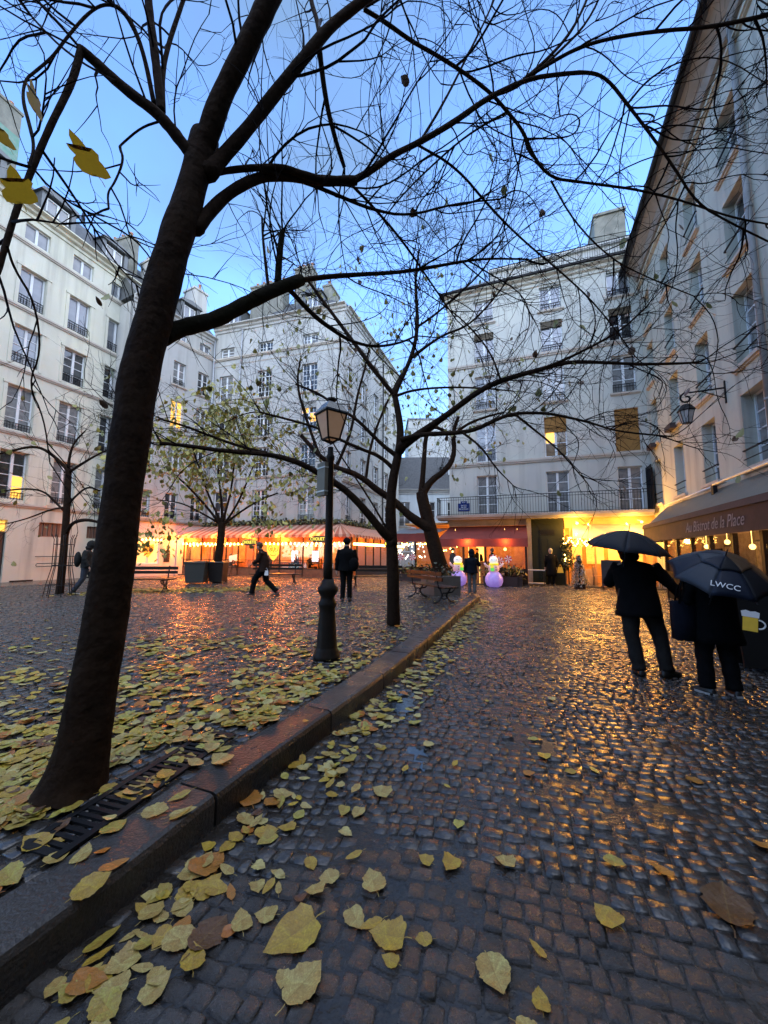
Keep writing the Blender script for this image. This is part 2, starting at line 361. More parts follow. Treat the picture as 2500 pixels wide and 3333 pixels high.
# ---- narrow building behind the big trunk (owl shop)
L2 = place('townhouse', 'narrow white townhouse with the owl shop window on its ground floor', (-13,23.6), .4695, .8829)
PK = mat('shop_plaster', (.62,.55,.50), .8, noise=[(1,(.55,.48,.43),.5)])
FL2 = [(3.5,5.1),(6.4,8.3),(9.2,11.0),(12.0,13.55),(15.0,15.6)]
ops = [(c, c+.82, a, b_) for c in (-2.3,-.57,1.14) for (a, b_) in FL2]
gops = [(-2.0,-.71,.8,2.3),(-.5,.4,.05,2.45),(1.02,1.42,.9,2.3)]
wall(L2, -3.2, 2.25, 3.3, 16.3, ops, PL_M); wall(L2, -3.2, 2.25, -.2, 3.26, gops, PK, y=-.02, name='shop_wall'); shell(L2, -3.2, 2.2, 8, 16, PL_M)
for i, c in enumerate((-2.3,-.57,1.14)):
    for k, (a, b_) in enumerate(FL2):
        window(L2, c, a, .82, b_-a, 1, [3,3,4,3,1][k], GLASS_LIT if (i == 1 and k == 2) else (GLASS_SKY if k == 4 else GLASS), rail=.35 if k in (0, 3) else 0)
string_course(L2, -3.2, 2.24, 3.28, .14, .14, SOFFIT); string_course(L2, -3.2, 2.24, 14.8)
cornice(L2, -3.2, 2.24, 16.35, PL_M, .35)
b = MB(); b.hexa([(-3.2,-.2,16.352),(2.24,-.2,16.352),(2.24,8,16.352),(-3.2,8,16.352),(-3.2,1.6,18.3),(2.2,1.6,18.3),(2.2,7,18.6),(-3.2,7,18.6)]); b.build('roof', ZINC, L2)
dormer(L2, .1, 16.8, .8, 1.0, .25); chimney(L2, 1.2, 2.2, 1.0, 2.2, 16.6, 19.9, PL_M); chimney(L2, -1.6, -1.0, 1.0, 2.6, 16.6, 20.2, PL_M)
f = obj('shop_window', frame_mesh(1.29, 1.5, 1, 1, WOODW), L2, (-2.0,.1,.8))
b = MB(); b.box(.05,1.24,.02,.03,.08,1.45); b.build('pane', mat('warm_display', (.5,.28,.14), .2, emit=(1,.36,.10), es=.5, coat=.6), f)
b = MB(); b.box(-.5,.4,.1,.15,.05,2.45); b.box(-.35,.0,.07,.1,.9,1.6,1); b.build('shop_door', [mat('pale_door',(.5,.5,.52),.4), GLASS], L2)
b = MB(); b.box(1.02,1.42,.1,.12,.9,2.3); b.build('narrow_window', GLASS, L2)
# ---- middle building over the striped awning
MX, MY = .9563, -.2924
MBD = place('apartment_building', 'white corner building in the middle standing over the striped cafe awning', (-11.94,25.59), MX, MY)
FM = [(3.43,5.5),(6.36,8.3),(9.0,10.95),(11.68,13.53),(14.75,15.55)]
mc = [.57, 3.6, 6.92]; ops = [(c, c+1.1, a, b_) for c in mc for (a, b_) in FM]
wall(MBD, .02, 9.8, 2.8, 17.0, ops, PL_M)
for i, c in enumerate(mc):
    for k, (a, b_) in enumerate(FM):
        lit = ((1,2),(1,3)) if (i == 0 and k == 2) else (((0,2),(1,1)) if (i == 2 and k == 2) else ())
        window(MBD, c, a, 1.1, b_-a, 2 if i else 1, [6,4,3,5,2][k] if i else 3, GLASS, rail=.4 if k in (0,) else 0, lit=lit, shutter=PL_M if (k == 2) else None)
for z in (6.3,): string_course(MBD, .02, 9.8, z)
string_course(MBD, .02, 9.8, 14.75-.05, .18, .12); string_course(MBD, .02, 9.8, 14.25, .06, .03)
cornice(MBD, .02, 9.95, 17.1, PL_M, .35)
b = MB(); b.hexa([(.0,-.15,17.102),(9.9,-.15,17.102),(9.9,10,17.102),(.0,10,17.102),(.4,2.2,19.0),(8.4,2.2,19.0),(8.4,9,19.3),(.4,9,19.3)]); b.build('roof', SLATE, MBD)
chimney(MBD, 1.9, 4.6, 1.2, 2.0, 17.3, 20.6, CHIM, 5); chimney(MBD, 5.3, 6.6, 1.5, 2.3, 17.5, 21.5, CHIM, 4); chimney(MBD, 7.4, 8.0, 1.8, 3.2, 17.4, 20.0, CHIM, 2)
dormer(MBD, .7, 17.6, .8, .9, .4); dormer(MBD, 6.9, 17.6, .8, .9, .4)
b = MB(); b.tube([(.12,-.1,3.3),(.12,-.1,16.6)], .055, 8); b.tube([(2.35,-.1,14.2),(2.35,-.1,16.6)], .05, 8); b.tube([(2.3,-.1,3.3),(2.3,-.1,14.2)], .05, 8); b.build('downpipe', mat('grey_pipe',(.42,.44,.46),.4,metal=.3), MBD, True)
# right-hand flank of the middle building
a20 = R_(20); sx, sy = math.sin(a20), math.cos(a20)
nA = (-11.94+.9563*9.8, 25.59-.2924*9.8)
th = math.atan2(sy, sx) - math.atan2(MY, MX); ct, st = math.cos(th), math.sin(th)
FLK = obj('flank', None, MBD, (9.8, 0, 0), (0,0,th))
fw_ = [(.62,.75),(2.8,1.0),(5.2,1.0),(7.5,.95),(9.6,.7)]
ops = [(c, c+w, a, b_) for (c, w) in fw_ for (a, b_) in ((3.4,5.2),(6.2,7.85),(9.0,10.8),(11.7,13.4),(14.6,15.6))]
fl = wall(FLK, 0, 11.2, 2.0, 17.0, ops, PL_M, name='wall'); fl.parent = MBD; fl.location = (9.8,0,0); fl.rotation_euler = (0,0,th)
bpy.data.objects.remove(FLK)
class _Sub: pass
for (c, w) in fw_:
    for (a, b_) in ((3.4,5.2),(6.2,7.85),(9.0,10.8),(11.7,13.4),(14.6,15.6)):
        f = window(MBD, c, a, w, b_-a, 1, 4, GLASS, rail=.4 if a < 4 else 0)
        x, y = c, .17; f.location = (9.8+ct*x-st*y, st*x+ct*y, a); f.rotation_euler = (0,0,th)
def flank(o): o.location = (9.8,0,0); o.rotation_euler = (0,0,th); return o
flank(string_course(MBD, 0.1, 11.2, 5.9, .2, .12)); flank(cornice(MBD, .2, 11.2, 17.1, PL_M, .35))
b = MB(); b.box(.7,11.2,.3,5.5,-.3,16.9); flank(b.build('side_wall', PL_M, MBD))
b = MB(); b.box(.05,9.35,.30,8,2.9,16.9); b.build('back_wall', PL_M, MBD)
b = MB(); b.hexa([(0,-.15,17.101),(11.2,-.15,17.101),(11.2,6,17.101),(0,6,17.101),(1.4,2.2,18.95),(11.2,2.2,18.95),(11.2,6,19.2),(1.4,6,19.2)]); flank(b.build('flank_roof', SLATE, MBD))
b = MB(); b.tube([(7.0,-.08,3.2),(7.0,-.08,16.5)], .05, 8); flank(b.build('downpipe', IRON, MBD, True))
# ---- far building closing the side street
G = place('townhouse', 'small pale blue-white house with a mansard roof at the end of the side street', (.5,34.5), 1, -.03)
ops = [(c, c+1.0, a, b_) for c in (.85,3.1,5.2,7.3) for (a, b_) in ((1.6,2.9),(3.9,6.1))]
wall(G, -6, 12, -.2, 7.2, ops, mat('plaster_blue_white',(.60,.66,.68),.85,noise=[(1,(.52,.57,.58),.5)],streak=.3)); shell(G, -6, 12, 8, 7, PL_M)
for c in (.85,3.1,5.2,7.3):
    for (a, b_) in ((1.6,2.9),(3.9,6.1)): window(G, c, a, 1.0, b_-a, 1, 3, GLASS_CURT if a < 2 else GLASS, rail=.5 if a > 2 else 0)
cornice(G, -6, 12, 7.25, PL_M, .3)
b = MB(); b.hexa([(-6,-.1,7.252),(12,-.1,7.252),(12,8,7.252),(-6,8,7.252),(-6,1.5,10.6),(12,1.5,10.6),(12,7,11),(-6,7,11)]); b.build('roof', SLATE, G)
dormer(G, 5.0, 8.1, .9, 1.2, .5); dormer(G, 7.2, 8.1, .9, 1.2, .5)
b = MB(); b.box(6.6,8.0,1.0,1.1,9.9,10.6); b.build('skylight', GLASS_SKY, G)
G2 = place('townhouse', 'plain tall white gable wall rising behind the far mansard house', (2.9,45), 1, 0)
b = MB(); b.box(0,9,0,8,-.2,17.5); b.build('wall', PL_M, G2); b = MB(); b.box(-.15,9.1,-.1,8.1,17.502,17.7); b.build('parapet', ZINC, G2)
# ---- right-far building with the long balcony
FX, FY = .9336, -.3584
FBD = place('apartment_building', 'pale apartment building with a long first floor balcony above the red awning', (3.637,21.119), FX, FY)
FF = [(3.54,5.68),(6.42,8.55),(9.37,11.28),(12.02,13.78),(14.4,15.75)]
fc = [(1.5,1.06),(4.97,1.05),(8.14,1.02)]; ops = [(c, c+w, a, b_) for (c, w) in fc for (a, b_) in FF]
wall(FBD, 0, 9.52, 3.3, 16.2, ops, PL_F)
for i, (c, w) in enumerate(fc):
    for k, (a, b_) in enumerate(FF):
        kw = dict(glass=GLASS_CURT if k in (0, 1, 2) else GLASS_SKY, nz=[4,3,3,2,1][k], sill=k in (1,2,3,4))
        if k == 0: kw['glass'] = [GLASS, GLASS_CURT, GLASS_CURT][i]
        if k == 1 and i == 1: kw.update(blind=.38, lit=((0,1),), glass=mat('amber_glass',(.16,.09,.03),.2,coat=.6))
        if k == 1 and i == 2: kw.update(blind=.98)
        if k == 1 and i == 0: kw.update(glass=GLASS_SKY)
        if k == 3: kw.update(shutter=mat('awning_cassette',(.13,.10,.06),.6), glass=GLASS if i == 2 else GLASS_SKY)
        window(FBD, c, a, w, b_-a, 1, rail=.45 if k in (2,3) else (.38 if k == 4 else 0), **kw)
for z in (6.3, 11.95): string_course(FBD, 0, 9.5, z, .2, .11)
cornice(FBD, -.1, 9.5, 16.3, PL_F, .4)
b = MB(); b.box(-.35,9.5,-.5,.2,16.302,16.42); b.build('gutter', IRON, FBD)
b = MB(); b.box(2.4,9.5,.9,5,16.45,17.9); b.box(2.3,9.6,.75,5.1,17.902,18.1); b.build('attic', [PL_M], FBD)
b = MB(); b.hexa([(-.3,-.4,16.422),(2.35,-.4,16.422),(2.35,6,16.422),(-.3,6,16.422),(.9,1.0,17.6),(2.35,1.0,17.6),(2.35,6,17.9),(.9,6,17.9)]); b.build('roof', ZINC, FBD)
o = obj('roof_railing', rail_mesh(6.9, .95, .11), FBD, (2.45,-.2,16.43))
b = MB(); b.box(8.0,9.5,1.5,3.5,18.1,20.2); b.box(7.95,9.55,1.4,3.6,20.202,20.35); b.build('chimney_wall', CHIM, FBD)
b = MB(); b.box(0,9.4,.3,8,3.3,16.4); b.box(0,9.4,2.6,8,-.3,3.29); b.build('side_wall', PL_F, FBD)
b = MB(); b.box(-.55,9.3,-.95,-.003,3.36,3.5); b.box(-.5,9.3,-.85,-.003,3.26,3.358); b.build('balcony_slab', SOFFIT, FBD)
o = obj('balcony_railing', rail_mesh(9.7, .95, .125), FBD, (-.5,-.9,3.5))
o = obj('balcony_railing', rail_mesh(.9, .95, .125), FBD, (-.5,-.9,3.5), (0,0,R_(90)))
b = MB(); b.box(9.3,9.34,-.9,-.02,3.5,5.4); 
for i in range(5): b.box(9.26,9.3,-.9+i*.2,-.87+i*.2,3.5,5.55)
b.build('balcony_screen', IRON, FBD)
b = MB(); b.box(.45,1.09,-.03,-.003,3.78,4.22); b.box(.6,.94,-.03,-.003,4.222,4.34); pl = b.build('street_sign', mat('blue_enamel',(.012,.03,.16),.25,coat=.5), FBD)
def text(s, size, loc, rot, m, parent=None, ext=.004, shear=0, name='lettering', align='CENTER', sx=1):
    cu = bpy.data.curves.new(name, 'FONT'); cu.body = s; cu.size = size; cu.align_x = align; cu.align_y = 'CENTER'; cu.extrude = ext; cu.shear = shear; cu.resolution_u = 3
    o = bpy.data.objects.new(name, cu); COL.objects.link(o); bpy.context.view_layer.update()
    me = bpy.data.meshes.new_from_object(o.evaluated_get(bpy.context.evaluated_depsgraph_get())); me.materials.clear(); me.materials.append(m)
    bpy.data.objects.remove(o); q = obj(name, me, parent, loc, rot); q.scale = (sx,1,1); return q
WHITE = mat('white_paint', (.8,.8,.78), .5)
text('PLACE DU\nMARCHÉ\nSTE-CATHERINE', .10, (.77,-.036,4.0), (R_(90),0,0), WHITE, FBD, .002, sx=.72)
text('4e Arrt', .075, (.77,-.036,4.28), (R_(90),0,0), WHITE, FBD, .002, sx=.8)
# ---- right building
RBD = place('apartment_building', 'grey rendered apartment building along the right side with deep window reveals', (12.47,17.64), -.3665, -.9304)
FR = [(3.72,5.65),(6.42,8.4),(9.22,11.08),(11.85,13.57)]
rc = [(.55,.92),(3.2,1.0),(5.9,1.02),(8.5,1.08),(11.2,1.05),(14,1.05),(17,1.05)]; ops = []
for i, (c, w) in enumerate(rc):
    for k, (a, b_) in enumerate(FR):
        ops.append((c, c+w, a, b_))
wall(RBD, 0, 26, 2.4, 15.6, ops, PL_R, depth=.36); b = MB(); b.box(0.05,26,.4,9,-.3,15.5); b.build('side_wall', PL_R, RBD)
for i, (c, w) in enumerate(rc):
    for k, (a, b_) in enumerate(FR):
        f = window(RBD, c, a, w, b_-a, 1, 4 if k < 2 else 3, GLASS, y=.3, rail=0, sill=True)
        b = MB(); q = .55 if k else .45
        b.bar((-.02,-.34,q),(w+.02,-.34,q),.035); b.bar((-.02,-.34,.22),(w+.02,-.34,.22),.02); b.bar((-.02,-.34,q),(-.02,-.25,q),.03); b.bar((w+.02,-.34,q),(w+.02,-.25,q),.03)
        b.build('railing', IRON, f)
b = MB(); b.box(-.05,4.78,0,.39,-.2,2.398); b.build('ground_floor_wall', PL_R, RBD)
string_course(RBD, 0, 26, 14.45, .1, .12, PL_R)
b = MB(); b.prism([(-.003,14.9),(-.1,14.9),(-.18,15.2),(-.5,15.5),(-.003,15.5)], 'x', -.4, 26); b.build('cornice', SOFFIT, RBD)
b = MB(); b.prism([(-.62,15.502),(-.62,15.62),(.6,16.3),(4,18.5),(8.9,18.5),(8.9,15.502)], 'x', -.5, 26); b.build('roof', SLATE, RBD)
b = MB(); b.tube([(-.5,-.70,15.56),(26,-.70,15.56)], .09, 8); b.build('gutter', IRON, RBD, True)
b = MB(); b.tube([(9.95,-.1,3.6),(9.95,-.1,15.3)], .07, 8)
for z in (5,7.4,9.8,12.2): b.tube([(9.95,-.1,z),(9.95,-.1,z+.06)], .085, 8)
b.build('downpipe', mat('pale_pipe',(.30,.29,.27),.5,noise=[(3,(.2,.19,.18),.6)]), RBD, True)
chimney(RBD, 3.0, 4.6, 1.5, 2.3, 16, 20.0, PL_R, 3)
b = MB()
for (c, z) in ((3.25,6.25),(.6,6.2)):
    b.box(c,c+.7,-.28,-.08,z,z+.2)
b.build('window_box', mat('dark_planter',(.05,.03,.025),.6), RBD)

# ---- unseen building added behind the viewpoint to keep the bright horizon out of reflections
QB = place('apartment_building', 'plain cream apartment building added unseen behind the viewpoint, closing the square against horizon glare', (24,-12), -1, .06)
ops = [(c, c+1.1, a, b_) for c in np.arange(3, 46, 3.4) for (a, b_) in ((1,3),(4.3,6.3),(7.5,9.4),(10.6,12.3))]
wall(QB, 0, 48, -.2, 14.5, ops, PL_M); b = MB(); b.box(0,48,.4,9,-.3,14.4); b.build('side_wall', PL_M, QB); cornice(QB, 0, 48, 14.6, PL_M, .35)
b = MB(); b.hexa([(0,-.2,14.602),(48,-.2,14.602),(48,9,14.602),(0,9,14.602),(0,2,17),(48,2,17),(48,7,17.2),(0,7,17.2)]); b.build('roof', SLATE, QB)
wm = MB(); wm.box(0,1.1,.15,.2,0,1.9); wm.box(.5,.6,.12,.149,0,1.9,1); wmm = wm.mesh('window', [GLASS, WOODW])
for o in ops: obj('window', wmm, QB, (o[0],0,o[2]+.05))
# ------------------------------------------------------------------ ground, road, square, kerb
KPTS = [(-2.9,-1.5),(-1.75,.4),(-1.31,1.47),(-1.14,1.83),(-1.0,2.24),(-.87,2.58),(-.71,2.95),(-.47,3.5),(.02,4.62),(.80,6.65),(1.95,9.8),(3.15,12.9),(3.3,13.4),(3.15,14.2),(2.6,16.0),(1.6,18.6),(.6,21.5),(.2,24),(2.5,31),(3.2,33.9)]
def resample(P, step):
    P = [Vector((p[0], p[1], 0)) for p in P]; out = [P[0]]; acc = 0
    for a, b_ in zip(P[:-1], P[1:]):
        d = (b_-a).length; t = step-acc
        while t <= d: out.append(a+(b_-a)*(t/d)); t += step
        acc = d-(t-step)
    return out
# smooth the kerb line
def chaikin(P, n=2):
    for _ in range(n):
        Q = [P[0]]
        for a, b_ in zip(P[:-1], P[1:]): Q += [(a[0]*.75+b_[0]*.25, a[1]*.75+b_[1]*.25), (a[0]*.25+b_[0]*.75, a[1]*.25+b_[1]*.75)]
        P = Q+[P[-1]]
    return P
KS = chaikin(KPTS); KN = np.array(KS)
def kerb_side(x, y):                # >0 road side, <0 square side: signed distance to the kerb line
    x = np.asarray(x, float); y = np.asarray(y, float); best = np.full(x.shape, 1e9); sg = np.zeros(x.shape)
    for i in range(len(KN)-1):
        a = KN[i]; d = KN[i+1]-a; L_ = d@d; t = np.clip(((x-a[0])*d[0]+(y-a[1])*d[1])/L_, 0, 1)
        qx = x-a[0]-t*d[0]; qy = y-a[1]-t*d[1]; dd = np.hypot(qx, qy); s_ = d[1]*(x-a[0])-d[0]*(y-a[1])
        u = dd < best-1e-9; best = np.where(u, dd, best); sg = np.where(u, np.sign(s_), sg)
    return best*sg
WETJ = mat('wet_joint_sand', (.016,.014,.012), .18, spec=.6, noise=[(9,(.03,.025,.02),.7),(40,(.045,.04,.036),.4)], bump=.35, bscale=45, rnoise=.1)
SETT = mat('wet_granite_sett', (.048,.046,.045), .22, spec=.7, noise=[(38,(.15,.145,.14),.45),(15,(.022,.019,.018),.75),(1.1,(.022,.018,.015),.6)], bump=.5, bscale=26, rnoise=.12, attr='tint')
SETT2 = mat('wet_square_sett', (.038,.034,.031), .2, spec=.8, noise=[(14,(.025,.022,.021),.7),(.8,(.032,.029,.026),.5)], bump=.3, bscale=36, rnoise=.12, attr='tint')
KERBM = mat('wet_kerb_granite', (.048,.045,.043), .34, spec=.5, noise=[(40,(.026,.024,.023),.6),(3,(.028,.023,.019),.7)], bump=.5, bscale=60, rnoise=.14, orand=.45)
GRD = mat('ground_earth', (.03,.028,.025), .7, bump=.3)
b = MB(); b.box(-120,120,-60,300,-1.2,-.06); tag(b.build('ground', GRD), kind='structure')
from mathutils import noise as mnz
def road_z(x, y):                   # the street falls a little towards the kerb (gutter)
    k = kerb_side(x, y); return -.052*np.exp(-(np.maximum(k,0)/.8)**2)
gx = np.concatenate([np.arange(-12,-3,1.0), np.arange(-3,9,.11), np.arange(9,31,1.5)]); gy = np.concatenate([np.arange(-8,.6,1.0), np.arange(.6,11,.11), np.arange(11,46,1.0)])
GX, GY = np.meshgrid(gx, gy); zz = road_z(GX.ravel(), GY.ravel())
film = np.array([mnz.noise(Vector((a*1.3,b_*1.3,.7)))*.010+mnz.noise(Vector((a*4.1,b_*4.1,3.7)))*.005 for a, b_ in zip(GX.ravel(), GY.ravel())])
fine_ = (GX.ravel() > -3) & (GX.ravel() < 9) & (GY.ravel() > .6) & (GY.ravel() < 11)
V_ = np.stack([GX.ravel(), GY.ravel(), zz-.0082+np.where(fine_, np.minimum(film*1.25,.010), -.001)], 1); nx_, ny_ = len(gx), len(gy)
ii, jj = np.meshgrid(np.arange(nx_-1), np.arange(ny_-1)); q0_ = (jj*nx_+ii).ravel(); F_ = np.stack([q0_, q0_+1, q0_+nx_+1, q0_+nx_], 1)
ROAD = tag(obj('road', np_mesh('road', V_, F_, [WETJ])), kind='structure')
# square slab (raised), outlined by the kerb line
b = MB(); pts = [(p[0], p[1]) for p in KS]; inner = []
off = []
for i, p in enumerate(KN):
    d = KN[min(i+1,len(KN)-1)]-KN[max(i-1,0)]; d = d/np.hypot(*d); off.append((p[0]-d[1]*.15, p[1]+d[0]*.15))
poly = off + [(3,38),(-24,38),(-24,-3),(-4,-3)]
b.prism(poly, 'z', -.05, .112); SQ = tag(b.build('square_pavement', WETJ), kind='structure')
# one sett: domed block, three variants of its top, in a 1 x 1 x 1 box around the origin (top at z=0)
def sett_tpl(seed):
    r = np.random.default_rng(seed); rings = []
    for (s_, z) in ((.5,-1.0),(.49,-.28),(.46,-.06),(.40,0.0)):
        for (sx_, sy_) in ((-1,-1),(0,-1.06),(1,-1),(1.06,0),(1,1),(0,1.06),(-1,1),(-1.06,0)):
            rings.append((sx_*s_*(1+r.normal(0,.05)), sy_*s_*(1+r.normal(0,.05)), z+(r.normal(0,.03) if z > -.5 else 0)))
    rings.append((0,0,.015)); f = []
    for i in range(3):
        for k in range(8): f.append((i*8+k, i*8+(k+1) % 8, (i+1)*8+(k+1) % 8, (i+1)*8+k))
    for k in range(0, 8, 2): f.append((24+k, 24+(k+1) % 8, 24+(k+2) % 8, 32))
    return np.array(rings), np.array(f)
def sett_low(seed):
    r = np.random.default_rng(seed); rings = []
    for (s_, z) in ((.5,-.7),(.48,-.13),(.41,0.0)):
        for (sx_, sy_) in ((-1,-1),(1,-1),(1,1),(-1,1)): rings.append((sx_*s_*(1+r.normal(0,.06)), sy_*s_*(1+r.normal(0,.06)), z+(r.normal(0,.035) if z > -.5 else 0)))
    f = [(i*4+k, i*4+(k+1) % 4, (i+1)*4+(k+1) % 4, (i+1)*4+k) for i in range(2) for k in range(4)]+[(8,9,10,11)]
    return np.array(rings), np.array(f)
TPL = [sett_tpl(i) for i in range(6)]; TLOW = [sett_low(i+40) for i in range(6)]
def lay_setts(x0, x1, y0, y1, az, row, wmin, wmax, inside, ztop, seed):
    """rows of setts in a frame turned by az; returns arrays of centre, size, angle"""
    r = np.random.default_rng(seed); c, s_ = math.cos(az), math.sin(az); C_ = []
    v = y0
    while v < y1:
        rw = row*(1+r.uniform(-.16,.2)); u = x0+r.uniform(0,.1)
        while u < x1:
            w = r.uniform(wmin, wmax); uc, vc = u+w/2, v+rw/2 + .11*math.sin(u*.9+v*.4) + .04*math.sin(u*2.3+v)+.02*math.sin(u*5.1+v*2)
            C_.append((uc*c+vc*s_, -uc*s_+vc*c, w, rw)); u += w
        v += rw
    A = np.array(C_); k = inside(A[:,0], A[:,1]); A = A[k]; n = len(A)
    ang = -az+r.normal(0,.085,n); z = ztop+r.normal(0,.004,n)+(road_z(A[:,0],A[:,1]) if ztop < .05 else 0); tilt = r.normal(0,.022,(n,2)); tpl = r.integers(0,6,n)
    g = np.clip(r.normal(1,.28,n),.4,1.9); tint = np.stack([g*(1+r.normal(0,.05,n)), g, g*(1+r.normal(0,.05,n)), np.ones(n)],1)
    return dict(x=A[:,0], y=A[:,1], w=A[:,2]-r.uniform(.004,.012,n), d=A[:,3]-r.uniform(.004,.012,n), ang=ang, z=z, tilt=tilt, tpl=tpl, tint=tint)
def mass_setts(D, sel, name, m, parent, h=.05):
    VV = []; FF_ = []; CC = []; base = 0
    for t in range(6):
        k = np.where(sel & (D['tpl'] == t))[0]
        if not len(k): continue
        T, F_ = TLOW[t]; P = np.broadcast_to(T, (len(k),)+T.shape).copy()
        P[...,0] *= D['w'][k][:,None]; P[...,1] *= D['d'][k][:,None]; P[...,2] *= h
        P[...,2] += P[...,0]*D['tilt'][k][:,0][:,None]+P[...,1]*D['tilt'][k][:,1][:,None]
        ca, sa = np.cos(D['ang'][k])[:,None], np.sin(D['ang'][k])[:,None]
        X = P[...,0]*ca-P[...,1]*sa+D['x'][k][:,None]; Y = P[...,0]*sa+P[...,1]*ca+D['y'][k][:,None]; Z = P[...,2]+D['z'][k][:,None]
        VV.append(np.stack([X,Y,Z],-1).reshape(-1,3)); FF_.append((F_[None]+ (np.arange(len(k))*len(T))[:,None,None]+base).reshape(-1,4)); base += len(k)*len(T)
        CC.append(np.repeat(D['tint'][k], len(T), axis=0))
    return tag(obj(name, np_mesh(name, np.concatenate(VV), np.concatenate(FF_), [m], np.concatenate(CC)), parent), kind='stuff')
def single_setts(D, idx, m, parent, h=.05):
    cache = {}
    for t in range(6):
        for q in range(5):
            T, F_ = TPL[t]; P = T.copy(); tint = np.tile(np.array([[.55+.3*q, .55+.3*q, .56+.3*q, 1]]), (len(T),1)); cache[(t,q)] = np_mesh('cobblestone', P, F_, [m], tint)
    for i in idx:
        q = int(np.clip((D['tint'][i,1]-.4)/.3, 0, 4)); o = obj('cobblestone', cache[(int(D['tpl'][i]), q)], parent, (D['x'][i], D['y'][i], D['z'][i]), (D['tilt'][i,1], -D['tilt'][i,0], D['ang'][i]), (D['w'][i], D['d'][i], h))
def in_road(x, y):
    k = kerb_side(x, y); fr = (12.47-x)*.9304+(y-17.64)*-.3665   # distance in front of the right building
    return (k > .02) & (y > .75) & (np.abs(x) < y*1.15+1.2) & (fr > -.2) & (x < 14) & (y < 25)
D1 = lay_setts(-14, 16, -8, 26, R_(17), .082, .058, .122, in_road, 0.0, 3)
vis = (np.abs(D1['x'])/np.maximum(D1['y'],.1) < .98) & (D1['y'] > .98)
dist = np.hypot(D1['x'], D1['y']); dist = np.where(vis, dist, 1e9); order = np.argsort(dist)[:300]
sel = np.ones(len(dist), bool); sel[order] = False
single_setts(D1, order, SETT, ROAD); mass_setts(D1, sel, 'cobbles', SETT, ROAD)
def in_sq(x, y):
    k = kerb_side(x, y); return (k < -.305) & (y > 1.0) & (x > -17) & (y < 25) & (np.abs(x) < y*1.15+1.2)
D2 = lay_setts(-20, 10, -8, 27, R_(24), .10, .08, .12, in_sq, .122, 5)
mass_setts(D2, np.ones(len(D2['x']), bool), 'paving_setts', SETT2, SQ)
# kerb: individual stones
KERB = tag(obj('kerb', None, None, (0,0,0)), kind='structure')
rs = resample([k for k in KS if k[1] < 26], .02); i = 0; kr = random.Random(4)
while i < len(rs)-10:
    n = int(kr.uniform(.9,1.4)/.02); j = min(i+n, len(rs)-1); b = MB(); rows = []; ek = kr.uniform(-.005,.005)
    for q in list(range(i, j-3, 6))+[j]:
        p = rs[q]; p = p+(rs[q]-rs[q-1])*(-.5 if q == j else (.5 if q == i and i else 0)); d = (rs[min(q+3,len(rs)-1)]-rs[max(q-3,0)]).normalized(); nrm = Vector((-d.y, d.x, 0)); e = ek
        rows.append([p+Vector((0,0,-.12)), p+Vector((0,0,.085)), p+nrm*(.012)+Vector((0,0,.112+e*.4)), p+nrm*.035+Vector((0,0,.122+e*.5)), p+nrm*.285+Vector((0,0,.124+e*.5)), p+nrm*.292+Vector((0,0,-.05))])
    vs = [v for r in rows for v in r]; fs = []; w = 6
    for a in range(len(rows)-1):
        for k in range(w-1): fs.append((a*w+k, a*w+k+1, (a+1)*w+k+1, (a+1)*w+k))
    fs.append(tuple(range(w))); fs.append(tuple((len(rows)-1)*w+k for k in range(w-1,-1,-1)))
    b.add(vs, fs); o = b.build('kerbstone', KERBM, KERB); i = j
# puddle between the stones
WATER = mat('puddle_water', (.02,.02,.02), .07, spec=.8, bump=.12, bscale=30)
pr = random.Random(2)
def puddle(px, py, rx, ry, label, n=40, z=-.0008):
    pc = gnd(px, py, -.03); b = MB(); z = float(road_z(np.array([pc.x]),np.array([pc.y]))[0])+z; ph = pr.uniform(0, 6)
    b.prism([(pc.x+rx*math.cos(a)*(1+.28*math.sin(3*a+ph)+.16*math.sin(7*a)), pc.y+ry*math.sin(a)*(1+.2*math.sin(4*a+ph)+.15*math.sin(9*a))) for a in np.linspace(0, 2*math.pi, n, endpoint=False)], 'z', z-.05, z)
    tag(b.build('puddle', WATER), label, 'puddle')
puddle(880, 1530, .13, .55, 'rain puddle mirroring the sky in the street beside the kerb')
puddle(900, 1640, .09, .16, 'small rain puddle in the street nearer the camera')
# tree grate in the square at the foot of the big trunk
gb = MB(); gc = gnd(360,1690,.122); tgr = thing('tree_grate', 'slotted cast iron tree grate between the big trunk and the kerb', 'tree grate', (gc.x, gc.y, .123), R_(74))
b = MB(); b.box(-.62,.62,-.02,.02,0,.014); b.box(-.62,.62,.20,.24,0,.014); b.box(-.62,-.58,.021,.199,0,.014); b.box(.58,.62,.021,.199,0,.014); b.build('rim', IRON, tgr)
for i in range(24):
    b = MB(); b.box(-.565+i*.048,-.54+i*.048,.021,.199,0,.012); b.build('slat', IRON, tgr)
